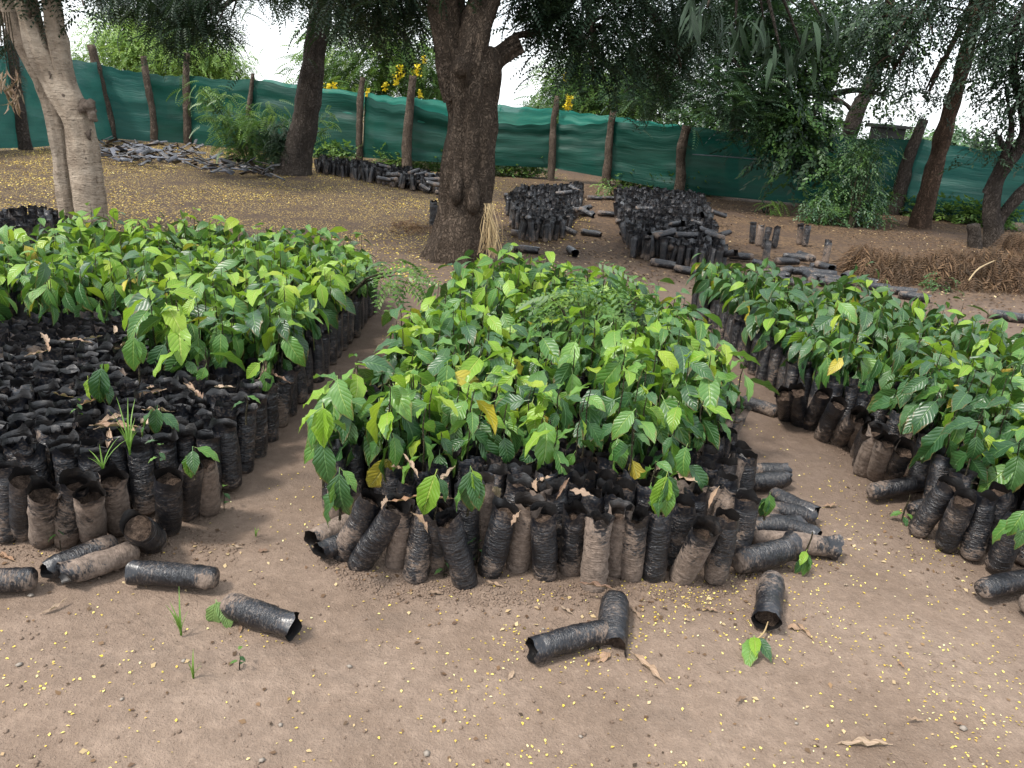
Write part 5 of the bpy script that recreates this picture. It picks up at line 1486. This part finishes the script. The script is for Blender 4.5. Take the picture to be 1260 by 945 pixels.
lone(812, 640, .26, [(2, 0, 1, -72, 175, .8), (0, 3, 1, -65, 215, .8), (1, 2, .8, -70, 180, .75), (0, 4, .7, -60, 120, .8), (2, 4, .6, -80, 190, .7)], 'seedling with a ragged lime leaf hanging in front of the right front bags', 1)
lone(940, 640, .12, [(1, 0, 1, -70, 190, .55), (0, 2, .9, -75, 140, .6), (1, 4, .8, -50, 80, .6)], 'slender seedling sprouting out of the fan of fallen bags', 0)
lone(990, 690, .05, [(1, 2, .3, -65, 190, .55), (0, 0, .3, -60, 235, .5), (0, 2, .2, -70, 160, .5), (2, 4, .4, -30, 150, .5)], 'small seedling growing out of the mouth of the fat fallen bag', 0)
lone(1252, 660, .30, [(1, 3, .5, -35, 80, .65), (0, 0, .6, -60, 180, .6), (1, 1, .9, -55, 140, .6)], 'seedling with one broad pale leaf over the front bags at the right edge', 0)
lone(1110, 640, .0, [(1, 4, .3, -10, 90, .45), (1, 4, .3, -15, 230, .45), (0, 4, .2, -30, 180, .4)], 'little three leaved weed at the foot of the right bed', 0)
root = empty('uprooted_seedling', G(926, 790, .02)); tag(root, 'uprooted seedling of two green leaves lying before the short fallen bag', 'seedling')
for tier, k, az, pt, s in ((1, 0, 155, -8, .62), (2, 2, 170, 2, .5), (0, 2, 205, -10, .55)):
    link('leaf', LEAVES[(tier, k)], root, (0, 0, .025), (rad(pt), rad(12), rad(az)), s)
q0 = G(945, 765, .03); q1 = G(926, 790, .02)
v, f, at = tube([q0 - q1, (q0 - q1) * .5 + Vector((.01, 0, -.005)), Vector((0, 0, 0))], [.002, .003, .002], 5, sub=3)
link('stem', Geo().add(v, f, 0, at).mesh('stem', F_STRAW), root)
# wilted leaf by the fallen bag
root = empty('wilted_seedling', G(270, 745, .05)); tag(root, 'limp wilted pale green leaves hanging from the end of the fallen bag at left', 'seedling')
for q in range(4):
    link('leaf', LEAVES[(4, q)], root, (random.uniform(-.02, .02), 0, .02), (rad(-80 + 12 * q), .3 * (q - 1.5), rad(150 + 25 * q)), .55)

# round leaved weeds between front bags
def weed(px, py, z, n, s, label, name='weed'):
    p = G(px, py, z); root = empty(name, p); tag(root, label, 'weed')
    link('stem', STEMS[0][1], root, None, None, (.4, .4, s * 2.4))
    for q in range(n):
        link('leaf', LEAVES[(1 if q % 2 else 0, 4)], root, (0, 0, .30 * s * (q + 1) / n * 1.1), (rad(random.uniform(-30, 10)), 0, q * 2.1), s)
    return root
weed(586, 700, .0, 5, .4, 'small round leaved weed between two front bags of the middle bed')
weed(546, 715, .0, 4, .3, 'tiny weed right of the tall squared bag')
weed(276, 628, .0, 4, .3, 'tiny green weed at the corner of the left bed')
weed(590 / 3, 575, .28, 5, .3, 'small pale weed sprouting on the empty bags of the left bed')
weed(97, 515, .28, 4, .25, 'little pale weed near the dry leaves on the left bed')
weed(295, 825, .0, 4, .2, 'tiny weed sprout on the bare soil')
weed(75, 678, .0, 3, .3, 'lime weed sprout behind the twin fallen bags')
def tuft(px, py, z, n, h, label, sp=.6):
    p = G(px, py, z); root = empty('grass_tuft', (p.x, p.y, z)); tag(root, label, 'grass')
    for q in range(n):
        az = random.random() * 6.28; hh = h * random.uniform(.5, 1); o_ = random.uniform(.15, sp)
        nn = 6; t = np.linspace(0, 1, nn); wd = .0028 * (1 - t ** 2) + .0003
        x = hh * o_ * t ** 1.7; z_ = hh * (t - .25 * o_ * t ** 3)
        v = np.concatenate([np.stack([x, -wd, z_], -1), np.stack([x, wd, z_], -1)]); f = np.array([[i, i + 1, nn + i + 1, nn + i] for i in range(nn - 1)])
        link('blade', Geo().add(v, f).mesh('blade', F_GRASS), root, None, (0, 0, az))
tuft(223, 782, 0, 9, .14, 'thin green grass tuft on the bare ground below the straight fallen bag')
tuft(238, 835, 0, 6, .09, 'small grass tuft on the bare soil in the lower left')
tuft(160, 560, .27, 12, .22, 'long bladed grass tuft growing from the empty bags of the left bed', .9)
tuft(127, 580, .27, 7, .12, 'arching thin grass on the left bed near its front', 1.0)
tuft(315, 660, 0, 5, .04, 'sparse grass wisps on the path beside the left bed')
tuft(1060, 555, 0, 5, .05, 'short grass wisp at the edge of the right bed')
GPb = 'small stones on the bare soil'
for i, (a, b, r) in enumerate([(38, 733, .010), (23, 815, .009), (345, 890, .007), (430, 820, .008), (322, 933, .008), (226, 813, .008), (715, 903, .006), (1185, 896, .012), (525, 925, .010), (668, 778, .006), (980, 890, .006), (150, 860, .006)]):
    p = G(a, b); v = ico * r * np.array([1.3, 1, .7])
    o = link('pebble', Geo().add(v, icf).mesh('pebble', M_PEB), None, (p.x, p.y, gz(p.x, p.y) + r * .3), (0, 0, i)); tag(o, 'small grey brown stone on the bare soil in front', 'stone', GPb)
print('objects', len(bpy.data.objects), 'tris ~', sum(len(m.polygons) * 2 * 1 for m in bpy.data.meshes))
